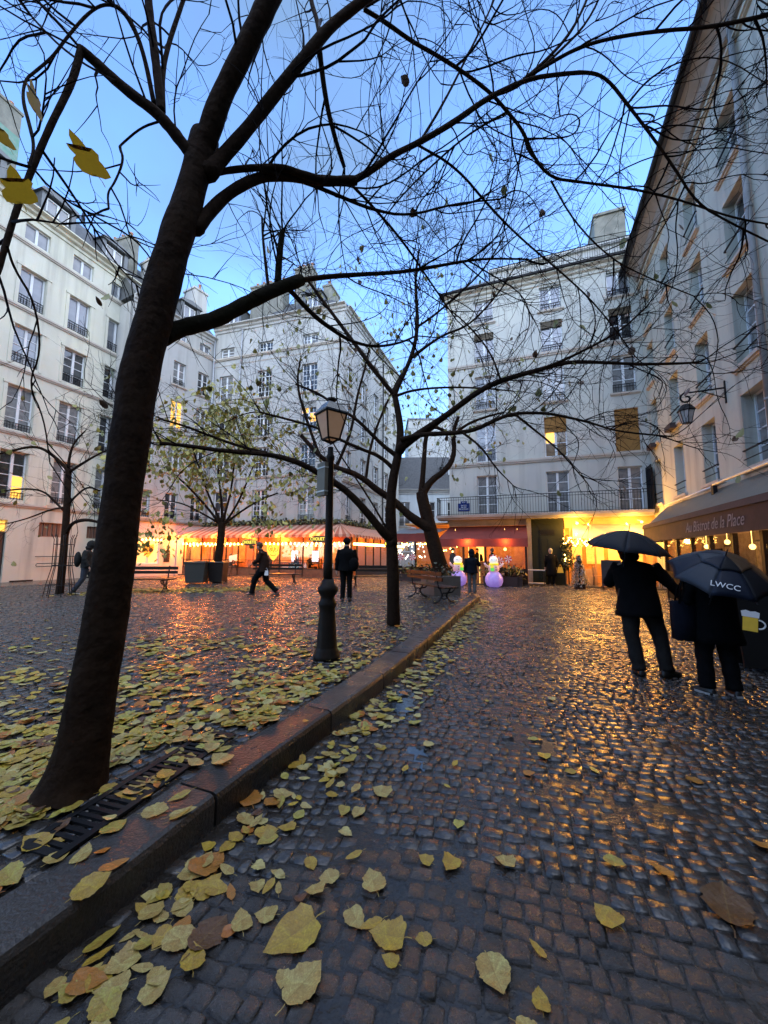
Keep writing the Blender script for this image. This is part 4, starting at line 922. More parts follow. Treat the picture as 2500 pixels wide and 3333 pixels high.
# ---- second tree, at the kerb behind the lamp
T2 = tree('street_tree', 'slim dark tree on the kerb right of the street lamp', 
 ([(850,1352),(849,1250),(847,1180),(843,1100),(848,1035),(860,985),(866,940),(862,900),(852,850)], 7.6, 7.6, 28, 12),
 [([(846,1165),(826,1148),(790,1103),(752,1063),(722,1042),(690,1022),(640,996),(575,980),(480,974),(400,962),(345,957)], 7.6, 6.4, 19, 7, 44, 1.0, .5),
  ([(575,978),(520,965),(450,940),(400,920),(345,905)], 6.9, 6.2, 7, 4, 20, .9, .4),
  ([(852,852),(840,840),(790,775),(742,710),(720,680),(690,640),(664,604)], 7.6, 7.4, 11, 6, 34, 1.2),
  ([(852,850),(891,769),(903,705),(899,643),(897,600),(905,540)], 7.6, 7.8, 11, 4, 40, 1.2),
  ([(891,772),(925,745),(960,722),(1010,705),(1060,655),(1100,600)], 7.6, 7.2, 7, 3, 34, 1.2),
  ([(903,705),(940,680),(985,640),(1040,590),(1090,510)], 7.7, 7.4, 6, 3, 30, 1.2),
  ([(856,855),(893,842),(962,836),(1040,838),(1110,845)], 7.6, 7.0, 7, 3, 30, 1.1),
  ([(869,963),(910,934),(965,897),(1030,847),(1080,822),(1170,797),(1225,782),(1280,782),(1380,787),(1480,785),(1515,781)], 7.5, 5.6, 17, 4, 70, 1.1),
  ([(1170,797),(1225,775),(1285,745),(1340,715),(1400,660)], 6.2, 5.8, 7, 3, 26, .9),
  ([(1082,822),(1060,760),(1010,700),(960,660),(900,620)], 6.6, 6.4, 5, 2, 22, 1.0),
  ([(866,950),(910,938),(955,937),(1020,932),(1070,907),(1110,892),(1180,892),(1230,902),(1280,914),(1330,932),(1450,943)], 7.4, 6.0, 12, 3, 60, .9, .1),
  ([(1110,893),(1150,925),(1200,965),(1240,1010),(1270,1045)], 6.6, 6.4, 6, 2, 22, .7, -.1),
  ([(1000,935),(1040,965),(1070,1010),(1110,1050)], 6.9, 6.7, 6, 2, 20, .7, -.1),
  ([(858,985),(830,965),(800,935),(770,905),(730,880),(690,850),(640,830)], 7.6, 7.2, 10, 4, 46, 1.0),
  ([(850,1012),(820,985),(780,970),(735,950),(690,925),(620,905),(560,890)], 7.6, 7.0, 9, 4, 46, 1.0),
  ([(840,1150),(800,1080),(760,1020),(720,960),(690,900)], 7.6, 7.6, 5, 2, 0, 1.0),
 ], 23)
# ---- leaning tree by the planter
T3 = tree('street_tree', 'forked leaning tree rising behind the stone planter and bench', 
 ([(958,1245),(940,1190),(926,1130),(914,1085),(910,1062)], 15.6, 15.6, 34, 22),
 [([(926,1140),(890,1119),(856,1087),(838,1073),(810,1055),(790,1037),(762,1021),(726,1011),(690,985),(650,940)], 15.5, 14, 19, 8, 60, 1.9),
  ([(914,1062),(935,1035),(955,1022),(975,1000),(982,972),(978,935),(990,900)], 15.6, 15.4, 16, 7, 40, 1.8),
  ([(910,1065),(914,1020),(917,975),(920,940),(935,920),(960,930),(985,945)], 15.6, 15.2, 12, 6, 30, 1.6),
  ([(978,940),(1010,915),(1050,900),(1090,890)], 15.4, 15, 7, 4, 34, 1.8),
  ([(690,985),(660,900),(640,830),(650,770)], 14.5, 14, 8, 4, 50, 2.0),
  ([(726,1011),(760,930),(770,860),(790,790),(800,740)], 14.8, 14, 8, 4, 60, 2.0),
  ([(790,1037),(800,960),(830,880),(870,800),(900,760)], 15, 14.6, 7, 4, 60, 2.0),
 ], 37, BARK)
# ---- small bare tree at far left
T4 = tree('street_tree', 'small bare tree with a metal guard in front of the cream building', 
 ([(128,1288),(136,1210),(142,1140),(146,1070),(148,1012)], 12.9, 12.9, 20, 14),
 [([(147,1015),(110,978),(75,962),(20,975),(-20,985)], 12.9, 12, 8, 4, 30, 1.2),
  ([(149,1020),(175,1003),(205,985),(225,975),(262,960)], 12.9, 12.5, 8, 3, 26, 1.2),
  ([(144,1150),(155,1130),(180,1122),(210,1126),(235,1140)], 12.9, 12.4, 10, 4, 18, .9, 0),
  ([(147,1090),(165,1070),(190,1050),(215,1060)], 12.9, 12.6, 6, 3, 14, .9, -.1),
  ([(145,1110),(120,1085),(95,1060),(55,1055),(10,1060)], 12.9, 12.4, 6, 3, 22, 1.1),
  ([(148,1010),(150,985),(160,955),(185,930)], 12.9, 12.9, 8, 3, 22, 1.1),
  ([(146,1095),(110,1100),(60,1120),(20,1130)], 12.9, 12.3, 5, 2, 16, .9, -.1),
 ], 41)
# ---- young tree with yellow green leaves
T5 = tree('street_tree', 'young tree still holding yellow green leaves in front of the striped awning', 
 ([(468,1260),(471,1210),(477,1165),(480,1128)], 17.8, 17.8, 18, 16),
 [([(478,1135),(455,1105),(420,1065),(390,1035),(355,1010)], 17.8, 17, 7, 3, 34, 1.7, .1),
  ([(482,1135),(510,1095),(530,1050),(550,1000)], 17.8, 17.4, 6, 3, 30, 1.7),
  ([(484,1132),(520,1105),(560,1080),(600,1065)], 17.8, 17.2, 5, 3, 26, 1.6, 0),
  ([(480,1130),(478,1070),(470,1020),(475,975)], 17.8, 17.6, 7, 3, 34, 1.8),
  ([(478,1130),(450,1070),(430,1010),(415,965)], 17.8, 17.4, 6, 3, 34, 1.8),
  ([(481,1128),(500,1060),(505,1000),(520,955)], 17.8, 17.4, 6, 3, 26, 1.8),
  ([(470,1128),(430,1105),(390,1085),(340,1080)], 17.8, 17, 5, 2, 26, 1.6, -.1),
 ], 53)
def foliage(t, tips, inv, n, size, cols, seed, name='foliage'):
    r = np.random.default_rng(seed); tips = np.array(tips); VV = []; FF_ = []; MI = []; base = 0
    for _ in range(n):
        c = tips[r.integers(len(tips))]+r.normal(0,.10,3); T, F_ = LT[int(r.integers(12))]; s_ = size*r.uniform(.6,1.3)
        e = Euler((r.uniform(.6,2.4), r.uniform(-.7,.7), r.uniform(0,6.28))).to_matrix(); Q = (T*s_)@np.array(e).T+c
        VV.append(Q); FF_.append(F_+base); base += len(T); MI.append(np.full(len(F_), r.integers(len(cols))))
    tag(obj(name, np_mesh(name, np.concatenate(VV), np.concatenate(FF_), [LM[c] for c in cols], None, True, np.concatenate(MI)), t), kind='stuff')
LM['olive'] = mat('leaf_olive', (.24,.23,.06), .5, noise=[(9,(.14,.14,.04),.7)])
LM['khaki'] = mat('leaf_khaki', (.30,.29,.10), .5, noise=[(9,(.18,.17,.07),.7)])
foliage(T5[0], T5[1].tips, T5[2], 2700, .19, ['lime','olive','khaki','lime'], 3)
foliage(T3[0], T3[1].tips, T3[2], 720, .17, ['olive','khaki','olive'], 5)
foliage(T2[0], T2[1].tips, T2[2], 90, .12, ['khaki','brown','khaki'], 6)
foliage(T4[0], T4[1].tips, T4[2], 60, .15, ['olive','khaki'], 7)
foliage(T1[0], [np.array(p) for p in T1[1].tips], T1[2], 10, .09, ['brown','brown'], 8)
# tree guard
gb = gnd(128,1288,.12); tg = thing('tree_guard', 'thin metal tree guard around the small bare tree', 'tree guard', (gb.x, gb.y, .12))
for k in range(8):
    a = 2*math.pi*k/8; b = MB(); R0 = .34; b.tube([(R0*1.15*math.cos(a),R0*1.15*math.sin(a),0),(R0*math.cos(a),R0*math.sin(a),.4),(R0*.72*math.cos(a),R0*.72*math.sin(a),.9),(R0*.72*math.cos(a),R0*.72*math.sin(a),1.75),(R0*.9*math.cos(a),R0*.9*math.sin(a),1.9)], .012, 5); b.build('rod', IRON, tg, True)
b = MB()
for (z, q) in ((.35,1.0),(.95,.72),(1.6,.72)): b.tube([(.34*q*math.cos(a),.34*q*math.sin(a),z) for a in np.linspace(0,2*math.pi,17)], .012, 4, cap=False)
b.build('hoop', IRON, tg)
# ------------------------------------------------------------------ cafe fronts, furniture, lamps
WARM = (1.0, .24, .025); AMBER = (1.0, .55, .16)
BULB = mat('bulb_glow', (1,.7,.3), .4, emit=(1,.50,.10), es=6)
PEND = mat('pendant_glow', (1,.7,.3), .4, emit=(1,.55,.14), es=1.2)
BULBY = mat('fairy_glow', (1,.75,.3), .4, emit=(1,.56,.11), es=7)
NEON = mat('neon_yellow', (1,.85,.2), .4, emit=(1,.78,.04), es=.30)
WOODD = mat('dark_wood', (.028,.016,.010), .5, spec=.25, noise=[(9,(.03,.02,.015),.6)])
WOODO = mat('honey_wood', (.42,.24,.11), .5, noise=[(5,(.30,.16,.07),.7)])
CREAMW = mat('cream_wall', (.58,.31,.11), .8, noise=[(3,(.44,.20,.06),.6),(9,(.6,.36,.15),.4)])
REDC = mat('red_cloth', (.23,.045,.035), .75, noise=[(3,(.16,.035,.03),.6)], bump=.2, bscale=30)
CREAMC = mat('cream_cloth', (.62,.52,.42), .8, noise=[(2,(.52,.42,.32),.5)], bump=.15)
STRR = mat('awning_stripe_red', (.34,.15,.10), .7); STRW = mat('awning_stripe_white', (.54,.40,.31), .7)
BROWNC = mat('maroon_valance', (.075,.038,.032), .8, noise=[(4,(.05,.026,.022),.7)], bump=.2, bscale=20)
GREYC = mat('wet_awning_cloth', (.11,.12,.11), .35, noise=[(2,(.08,.085,.08),.6)], bump=.15)
TILE = mat('cafe_floor', (.10,.08,.06), .3)
def see_through(m, fac):      # cloth that lets lamp light through
    n = m.node_tree; b = n.nodes['Principled BSDF']; t = n.nodes.new('ShaderNodeBsdfTranslucent'); x = n.nodes.new('ShaderNodeMixShader'); x.inputs['Fac'].default_value = fac
    l_ = b.inputs['Base Color'].links
    if l_: n.links.new(l_[0].from_socket, t.inputs['Color'])
    else: t.inputs['Color'].default_value = b.inputs['Base Color'].default_value
    n.links.new(b.outputs[0], x.inputs[1]); n.links.new(t.outputs[0], x.inputs[2]); n.links.new(x.outputs[0], n.nodes['Material Output'].inputs['Surface'])
for m_ in (STRR, STRW, CREAMC): see_through(m_, .28)
def thin_glass():
    m = bpy.data.materials.new('clear_glass'); m.use_nodes = True; n = m.node_tree; n.nodes.clear()
    o = n.nodes.new('ShaderNodeOutputMaterial'); t = n.nodes.new('ShaderNodeBsdfTransparent'); g = n.nodes.new('ShaderNodeBsdfGlossy'); x = n.nodes.new('ShaderNodeMixShader')
    g.inputs['Roughness'].default_value = .03; t.inputs['Color'].default_value = (.93,.93,.92,1); x.inputs['Fac'].default_value = .09
    n.links.new(t.outputs[0], x.inputs[1]); n.links.new(g.outputs[0], x.inputs[2]); n.links.new(x.outputs[0], o.inputs['Surface']); return m
CLEAR = thin_glass()
def lamp(kind, loc, energy, col, size=.3, rot=(0,0,0), parent=None, sy=None, name='cafe_and_fill_light'):
    l = bpy.data.lights.new(name, kind); l.energy = energy; l.color = col
    if kind == 'AREA':
        l.size = size
        if sy: l.shape = 'RECTANGLE'; l.size_y = sy
    else: l.shadow_soft_size = size
    o = bpy.data.objects.new(name, l); COL.objects.link(o); o.location = loc; o.rotation_euler = rot
    if parent: o.parent = parent
    return o
def bulbs(par, pts, r=.045, m=None, cord=True, name='bulb'):
    me = MB(); me.ball((0,0,0), r, 8, 6); me.tube([(0,0,r*.8),(0,0,r*1.9)], r*.4, 6); mm = me.mesh(name, m or BULB, True)
    for p in pts: obj(name, mm, par, p)
    if cord and len(pts) > 1:
        b = MB(); b.tube([(p[0],p[1],p[2]+r*1.9) for p in pts], .006, 3); b.build('cord', IRON, par)
def sub_at(o, par): o.parent = par; return o
# ---- striped cafe terrace
mAng = math.atan2(MY, MX)
CH = thing('cafe_terrace', 'glazed cafe terrace with striped awning and strings of bulbs below the middle building', 'cafe terrace', (-11.94,25.59,0), mAng)
def chf(o):   # the terrace's side along the flank
    o.location = (9.8,0,0); o.rotation_euler = (0,0,th); return o
xs = np.arange(-.3, 11.25, .22)
b = MB()
for i in range(len(xs)-1):
    x0, x1 = xs[i], xs[i+1]; k = i % 2
    b.add([(x0,-1.8,2.5),(x1,-1.8,2.5),(min(x1,9.8+.0),-.05,3.22),(min(x0,9.8),-.05,3.22)], [(0,1,2,3)], k)
    b.add([(x0,-1.8,2.5),(x1,-1.8,2.5),(x1,-1.82,2.38),((x0+x1)/2,-1.82,2.32),(x0,-1.82,2.38)], [(0,1,2,3,4)], k)
o = b.build('awning', [STRR, STRW], CH)
b = MB(); ys = np.arange(-1.9, 9.4, .22)
for i in range(len(ys)-1):
    x0, x1 = ys[i], ys[i+1]; k = i % 2
    b.add([(x0,-1.5,2.5),(x1,-1.5,2.5),(max(x1,-.2),-.05,3.22),(max(x0,-.2),-.05,3.22)], [(0,1,2,3)], k)
    b.add([(x0,-1.5,2.5),(x1,-1.5,2.5),(x1,-1.51,2.38),((x0+x1)/2,-1.51,2.32),(x0,-1.51,2.38)], [(0,1,2,3,4)], k)
chf(b.build('awning', [STRR, STRW], CH))
def garland(par, P, n, seed, name='garland', rr=.14, cols=('olive','khaki','brown')):
    r = np.random.default_rng(seed); VV=[]; FF_=[]; MI=[]; base=0; P = [np.array(p) for p in P]
    for _ in range(n):
        i = r.integers(len(P)-1); t = r.random(); c = P[i]*(1-t)+P[i+1]*t+r.normal(0,rr*.5,3); T,F_ = LT[int(r.integers(12))]; e = Euler((r.uniform(0,3),r.uniform(-1,1),r.uniform(0,6.28))).to_matrix()
        VV.append((T*r.uniform(.08,.16))@np.array(e).T+c); FF_.append(F_+base); base += len(T); MI.append(np.full(len(F_), r.integers(len(cols))))
    return tag(obj(name, np_mesh(name, np.concatenate(VV), np.concatenate(FF_), [LM[c] for c in cols], None, True, np.concatenate(MI)), par), kind='stuff')
LM['ivy'] = mat('leaf_ivy', (.05,.055,.025), .5, noise=[(9,(.03,.033,.02),.7)])
garland(CH, [(-.2,-.15,3.32),(3,-.15,3.34),(6,-.15,3.36),(9.9,-.2,3.36)], 1500, 31, cols=('ivy','khaki','ivy'), rr=.17)
chf(garland(CH, [(0,-.2,3.36),(4,-.15,3.3),(8.5,-.15,3.2)], 900, 32, cols=('ivy','khaki','ivy'), rr=.17))
b = MB(); b.box(-.3,11.0,-1.7,0,-.05,.16); b.build('floor', TILE, CH)
ORW = mat('amber_panelling', (.55,.24,.07), .6, noise=[(2,(.42,.16,.04),.6),(9,(.5,.26,.1),.4)])
b = MB(); b.box(-.3,9.9,-.12,-.02,.16,3.2); b.build('back_wall', ORW, CH)
b = MB(); b.box(0,9,-.12,-.02,.0,3.2); chf(b.build('back_wall', ORW, CH))
# shopfront on the back wall: timber bays and panes
for i, x in enumerate((.6,2.3,3.9,5.6,7.2,8.6)):
    b = MB(); b.box(x-.09,x+.09,-.2,-.121,.16,2.9); b.build('pilaster', WOODO, CH)
for i, x in enumerate((.75,2.45,4.05,5.75,7.35,8.75)):
    b = MB(); b.box(x,x+.95,-.16,-.121,.9,2.1); b.box(x+.03,x+.92,-.175,-.161,.93,2.07,1); b.build('shop_pane', [WOODO, mat('lit_room', (.6,.35,.15), .3, emit=(1,.32,.04), es=.10, noise=[(2.2,(.25,.1,.04),.8)], coat=.6)], CH)
for x in (6.75,8.12):
    b = MB(); b.box(x-.05,x+.45,-.225,-.18,.95,1.65); 
    for k in range(2):
        for q in range(3): b.box(x-.02+k*.22,x+.18+k*.22,-.232,-.226,.98+q*.22,1.17+q*.22,1)
    b.build('screen', [WOODD, mat('screen_glow', (.6,.6,.8), .4, emit=(.8,.8,1), es=.5)], CH)
# glazing in front
GLX = [-.25,1.1,2.05,2.94,3.8,5.1,6.64,8.13,9.46,11.05]
for i, x in enumerate(GLX):
    b = MB(); b.box(x-.035,x+.035,-1.42,-1.35,0,2.5); b.build('post', WOODD, CH)
    if i < len(GLX)-1:
        x1 = GLX[i+1]; b = MB(); b.box(x+.036,x1-.036,-1.39,-1.38,.62,2.1); b.build('pane', CLEAR, CH)
        b = MB(); b.box(x+.036,x1-.036,-1.41,-1.36,.10,.16); b.box(x+.036,x1-.036,-1.41,-1.36,.58,.619); b.box(x+.036,x1-.036,-1.405,-1.365,.17,.575,1); b.box(x+.036,x1-.036,-1.4,-1.37,1.04,1.07); b.build('rail_panel', [WOODD, mat('kick_panel', (.16,.09,.05), .5, noise=[(6,(.08,.05,.03),.7)])], CH)
for i, x in enumerate((-1.2,0,1.3,2.6,3.9,5.2,6.5,7.8)):
    b = MB(); b.box(x-.035,x+.035,-1.12,-1.05,0,2.5); chf(b.build('post', WOODD, CH))
    if i < 7 and i > 0: b = MB(); b.box(x+.036,x+1.264,-1.09,-1.08,.62,2.1); chf(b.build('pane', CLEAR, CH)); b = MB(); b.box(x+.036,x+1.264,-1.11,-1.06,.1,.619); chf(b.build('rail_panel', WOODD, CH))
bulbs(CH, [(x, -1.62, 2.0-.03*math.sin(x*2.1)**2) for x in np.arange(-.1,11.1,.27)], .047)
bulbs(CH, [(x, -1.15, 1.9) for x in list(np.arange(.0,3.2,.3))+list(np.arange(7.6,10.4,.3))], .042)
BL2 = thing('light_string', 'string of warm bulbs along the side of the striped awning', 'string lights', CH.location, mAng)
bl = [Vector((9.8,0,0))+Matrix.Rotation(th,3,'Z')@Vector((x,-1.35,1.98)) for x in np.arange(-1.0,8.6,.2)]
bulbs(BL2, bl, .05)
for x in (0.9,2.8,4.7,6.6,8.6): lamp('AREA', (x,-.75,2.55), 5, WARM, 1.4, (0,0,0), CH, .5)
for x in (.8,2.8,4.8,6.8): p = Vector((9.8,0,0))+Matrix.Rotation(th,3,'Z')@Vector((x,-.6,2.55)); lamp('AREA', p, 5, WARM, 1.2, (0,0,0), CH, .5)
for x in (.2,2.4,4.6,6.8,9.0): lamp('POINT', (x,-1.68,2.2), 70, WARM, .14, parent=CH)  # added lamps without fixtures, spilling orange onto the ground
b = MB(); b.box(-.3,11.1,-1.345,-1.30,2.12,2.5); b.build('red_glow_strip', mat('red_glow_strip', (.30,.06,.03), .7), CH)  # strip whose red colour stands in for reddish light under the awning
# signs: white oval boards with lit letters, owl emblems
def oval_sign(x, y, z, w, parent, s='CHOUETTE', f=None):
    b = MB(); b.prism([(w/2*math.cos(a), .17*math.sin(a)) for a in np.linspace(0,2*math.pi,24,endpoint=False)], 'y', -.02, .02)
    sg = thing('cafe_sign', None, 'sign'); sg.location = (0,0,0); sg.parent = None
    return sg, b
def cafe_sign(p, rz, w, label):
    sg = thing('cafe_sign', label, 'sign', p, rz, 'lit cafe signs on the awning edge')
    b = MB(); b.prism([(w/2*math.cos(a), .19*math.sin(a)) for a in np.linspace(0,2*math.pi,28,endpoint=False)], 'y', -.02, .02); b.build('board', mat('sign_board',(.13,.08,.06),.6), sg)
    text('CHOUETTE', .25, (0,-.03,0), (R_(90),0,0), NEON, sg, .006, sx=w*.62)
def mworld(x, y, z): return Matrix.Rotation(mAng,4,'Z')@Vector((x,y,z))+CH.location
cafe_sign(mworld(4.95,-1.92,2.08), mAng, 1.15, 'lit oval cafe sign behind the young tree, on the front of the striped awning')
cafe_sign(mworld(9.4,-1.92,2.24), mAng+R_(12), 1.25, 'lit oval cafe sign behind the lamp post, at the awning corner')
q = Vector((9.8,0,0))+Matrix.Rotation(th,3,'Z')@Vector((3.6,-1.6,2.1)); cafe_sign(mworld(*q), mAng+th, .8, 'lit oval cafe sign on the side of the awning beside the kerb tree')
def owl(name, p, rz, s, m1, label, face=True):
    o = thing(name, label, 'emblem', p, rz)
    b = MB(); b.prism([(s*x, s*z) for x, z in ((-.42,.5),(-.2,.4),(0,.46),(.2,.4),(.42,.5),(.46,.1),(.36,-.2),(.12,-.5),(0,-.62),(-.12,-.5),(-.36,-.2),(-.46,.1))], 'y', -.02, .02); b.build('face', m1, o)
    dk = mat('owl_lines', (.35,.16,.03), .5, emit=(1,.30,.02), es=.05)
    for sx_ in (-1, 1):
        b = MB(); b.tube([(s*(sx_*.19+.13*math.cos(a)), -.03, s*(.12+.16*math.sin(a))) for a in np.linspace(0,2*math.pi,13)], s*.025, 5, cap=False); b.build('eye_ring', dk, o)
        b = MB(); b.ball((s*sx_*.17,-.03,s*.1), (s*.05,.012,s*.07), 8, 6); b.build('eye', dk, o)
    b = MB(); b.prism([(-.05*s,0),(.05*s,0),(0,-.15*s)], 'y', -.035, -.022); b.build('beak', dk, o)
    b = MB(); b.tube([(s*.2*math.cos(a), -.03, s*(-.18+.13*math.sin(a))) for a in np.linspace(math.pi*1.1,math.pi*1.9,9)], s*.02, 5); b.build('smile', dk, o)
    return o
owl('owl_emblem', mworld(6.0,-1.05,1.62), mAng, 1.0, mat('owl_glow', (1,.8,.2), .4, emit=(1,.66,.02), es=.26), 'glowing yellow owl face inside the cafe terrace')
l2a = math.atan2(.8829,.4695)
ow = owl('owl_emblem', (0,0,0), l2a, .72, mat('owl_outline', (.8,.4,.08), .4, emit=(1,.36,.02), es=.16), 'orange owl emblem in the shop window near the bins')
ow.location = Matrix.Rotation(l2a,4,'Z')@Vector((-1.35,.04,1.62))+L2.location
LS = thing('light_string', 'short string of bulbs across the top of the owl shop window', 'string lights', L2.location, l2a)
bulbs(LS, [(x, -.08, 2.2-.02*math.sin(x*6)) for x in np.arange(-2.0,-.6,.22)], .04)
lamp('POINT', (-1.3,-1.6,2.6), 3, WARM, .3, parent=LS)
# ---- furniture inside the terrace
def bistro_set(p, rz, par_label, glow=True):
    t = thing('cafe_table', par_label, 'table', p, rz, 'small tables inside the cafe terraces')
    b = MB(); b.lathe([(.3,.71),(.32,.72),(.32,.74),(.3,.745)], 14); b.build('table_top', WOODD, t); b = MB(); b.lathe([(.2,0),(.2,.02),(.03,.05),(.03,.71)], 10); b.build('leg', IRON, t)
    for a in (0, math.pi):
        c = thing('cafe_chair', 'woven bistro chair at a small table inside the lit cafe terrace', 'chair', (p[0]+.52*math.cos(a+rz), p[1]+.52*math.sin(a+rz), p[2]), rz+a, 'bistro chairs in the cafe terraces')
        b = MB(); b.box(-.2,.2,-.2,.2,.43,.46); b.build('seat', WOODO, c); b = MB(); b.box(.17,.2,-.19,.19,.47,.88); b.build('backrest', WOODO, c)
        for (x, y) in ((-.18,-.18),(-.18,.18),(.18,-.18),(.18,.18)): b = MB(); b.tube([(x,y,0),(x*.95,y*.95,.43)], .014, 5); b.build('leg', IRON, c)
for i, x in enumerate((1.6,3.3,5.0,6.9,8.8)): bistro_set(mworld(x,-.72,.16), mAng+.2*i, ['small round table beside the owl shop end of the terrace','small round table behind the menu stand','small round table left of the glowing owl','small round table right of the glowing owl','small round table near the terrace corner'][i])
# menu stand
ms = thing('menu_stand', 'menu stand with a tilted white board outside the striped terrace', 'menu stand', mworld(3.75,-1.75,0), mAng)
b = MB(); b.box(-.28,.28,-.03,.01,1.0,1.38); b.build('board', WHITE, ms).rotation_euler = (R_(-12),R_(-10),0)
for s_ in (-1,1): b = MB(); b.bar((s_*.25,.25,0),(s_*.05,0,1.05),.03); b.build('leg', WOODD, ms)
b = MB(); b.bar((0,-.3,0),(0,0,1.05),.03); b.build('leg', WOODD, ms)
# ---- red awning restaurant
fAng = math.atan2(FY, FX)
FS = thing('red_awning_restaurant', 'restaurant front with dark red awning and warm lit windows below the long balcony', 'restaurant', FBD.location, fAng)
b = MB(); b.hexa([(-.3,-1.7,2.2),(4.0,-1.7,2.2),(3.95,-.02,2.93),(.0,-.02,2.93),(-.3,-1.7,2.22),(4.0,-1.7,2.22),(3.95,-.02,2.95),(.0,-.02,2.95)]); b.build('awning', REDC, FS)
b = MB(); b.box(-.3,4.0,-1.73,-1.705,1.83,2.22); b.build('valance', REDC, FS)
b = MB(); b.add([(4.0,-1.7,2.2),(3.95,-.02,2.93),(3.95,-.02,2.2)],[(0,1,2)]); b.build('awning_side', REDC, FS)
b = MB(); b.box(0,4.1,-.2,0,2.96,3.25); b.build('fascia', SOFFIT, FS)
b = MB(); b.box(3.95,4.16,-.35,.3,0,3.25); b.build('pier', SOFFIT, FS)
b = MB(); b.box(-2.6,4.0,-1.7,2.4,-.05,.06); b.build('floor', TILE, FS)
b = MB(); b.box(-2.6,4.0,2.3,2.4,.06,3.2); b.box(-2.6,4.0,-.0,2.3,3.1,3.2); b.box(3.9,3.949,.0,2.3,.06,3.1); b.build('back_wall', CREAMW, FS)
b = MB(); b.box(-2.7,-.31,-1.75,-1.7,2.1,2.52); b.box(-2.72,-2.66,-1.69,.5,2.1,2.52); b.build('glasshouse_fascia', REDC, FS)
b = MB(); b.hexa([(-2.75,-1.78,2.53),(-.31,-1.78,2.53),(-.01,.3,2.9),(-2.75,.3,2.9),(-2.75,-1.78,2.55),(-.31,-1.78,2.55),(-.01,.3,2.92),(-2.75,.3,2.92)]); b.build('glasshouse_roof', ZINC, FS)
for x in (-2.65,-1.5,-.35,.98,2.04,3.9):
    b = MB(); b.box(x-.05,x+.05,-1.66,-1.56,0,2.2); b.build('post', WOODD, FS)
for (x0, x1) in ((-2.6,-1.55),(-1.45,-.4),(-.3,.93),(2.1,3.85)):
    b = MB(); b.box(x0,x1,-1.62,-1.61,.75,2.15); b.build('pane', CLEAR, FS); b = MB(); b.box(x0,x1,-1.63,-1.6,.06,.74); b.build('kick_panel', WOODD, FS)
    b = MB(); b.box(x0,x1,-1.65,-1.59,.741,.80); b.build('rail', WOODD, FS)
for (x0, w, g) in ((.1,.7,0),(1.1,.42,1),(2.2,1.5,0)):
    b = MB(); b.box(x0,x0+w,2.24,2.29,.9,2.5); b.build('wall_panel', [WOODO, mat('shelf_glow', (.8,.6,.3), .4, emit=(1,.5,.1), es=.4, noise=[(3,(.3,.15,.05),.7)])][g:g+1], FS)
b = MB(); b.box(1.05,2.0,-.3,.2,.06,1.05); b.box(1.0,2.05,-.35,.25,1.051,1.1); b.build('counter', WOODO, FS)
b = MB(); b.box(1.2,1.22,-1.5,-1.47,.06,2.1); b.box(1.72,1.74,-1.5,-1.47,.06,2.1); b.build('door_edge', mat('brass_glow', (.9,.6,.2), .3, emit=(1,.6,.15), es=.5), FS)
for (x, y, e) in ((-1.9,-.8,16),(-.5,-.5,16),(.6,-.3,18),(1.5,.9,20),(2.9,-.3,26),(3.2,1.2,16)): lamp('POINT', (x,y,2.45), e*.8, (1,.42,.10), .12, parent=FS)
for (x, z) in ((2.9,1.72),(3.5,1.95),(.4,1.95)):
    b = MB(); b.ball((x,-.6,z), .075, 10, 8); b.tube([(x,-.6,z+.07),(x,-.6,2.8)], .006, 4); b.build('pendant', PEND, FS)
rl = random.Random(9)
bulbs(FS, [(rl.uniform(-2.5,-.5), -1.45, rl.uniform(1.2,2.05)) for _ in range(34)], .022, mat('cool_fairy', (1,.9,.8), .4, emit=(1,.74,.6), es=5), cord=False)
bulbs(FS, [(-2.3+.1*i+.05*rl.random(), -1.5, 2.0-.05*abs(math.sin(i))) for i in range(14)], .03, BULBY)
bulbs(FS, [(-.25+.11*i, -1.5, 1.75+.18*math.sin(i*1.9)) for i in range(9)], .028, BULBY, cord=False)
lamp('POINT', (1.2,-1.9,2.1), 9, (1,.30,.05), .14, parent=FS); lamp('POINT', (3.0,-1.9,2.1), 7, (1,.30,.05), .14, parent=FS)  # two lamps added before the valance for reddish spill on the street
# candy lollipops
def lolly(p, rz, label):
    t = thing('lollipop_decoration', label, 'decoration', p, rz, 'red and white candy decorations')
    b = MB(); n = 12
    for k in range(n):
        a0, a1 = 2*math.pi*k/n, 2*math.pi*(k+1)/n; pts = [(0,0)]
        for t_ in np.linspace(0,1,4): pts.append((.17*math.cos(a0+.0+(a1-a0)*t_), .17*math.sin(a0+(a1-a0)*t_)))
        b.prism([(x, z+.95) for x, z in pts], 'y', -.025, .025, k % 2)
    b.build('swirl', [mat('candy_red',(.55,.03,.03),.35), mat('candy_white',(.8,.72,.7),.35)], t); b = MB(); b.tube([(0,0,0),(0,0,.8)], .014, 6); b.build('stick', WHITE, t)
def fw2(x, y, z): return Matrix.Rotation(fAng,4,'Z')@Vector((x,y,z))+FBD.location
for (x, z, l) in ((-2.25,.35,'striped candy disc furthest left in the glasshouse window'),(-1.6,.35,'striped candy disc second in the glasshouse window'),(2.45,.35,'striped candy disc left of three above the planter'),(2.72,.22,'striped candy disc lowest of three above the planter'),(3.1,.3,'striped candy disc right of three above the planter')):
    lolly(fw2(x,-1.85,z), fAng, l)
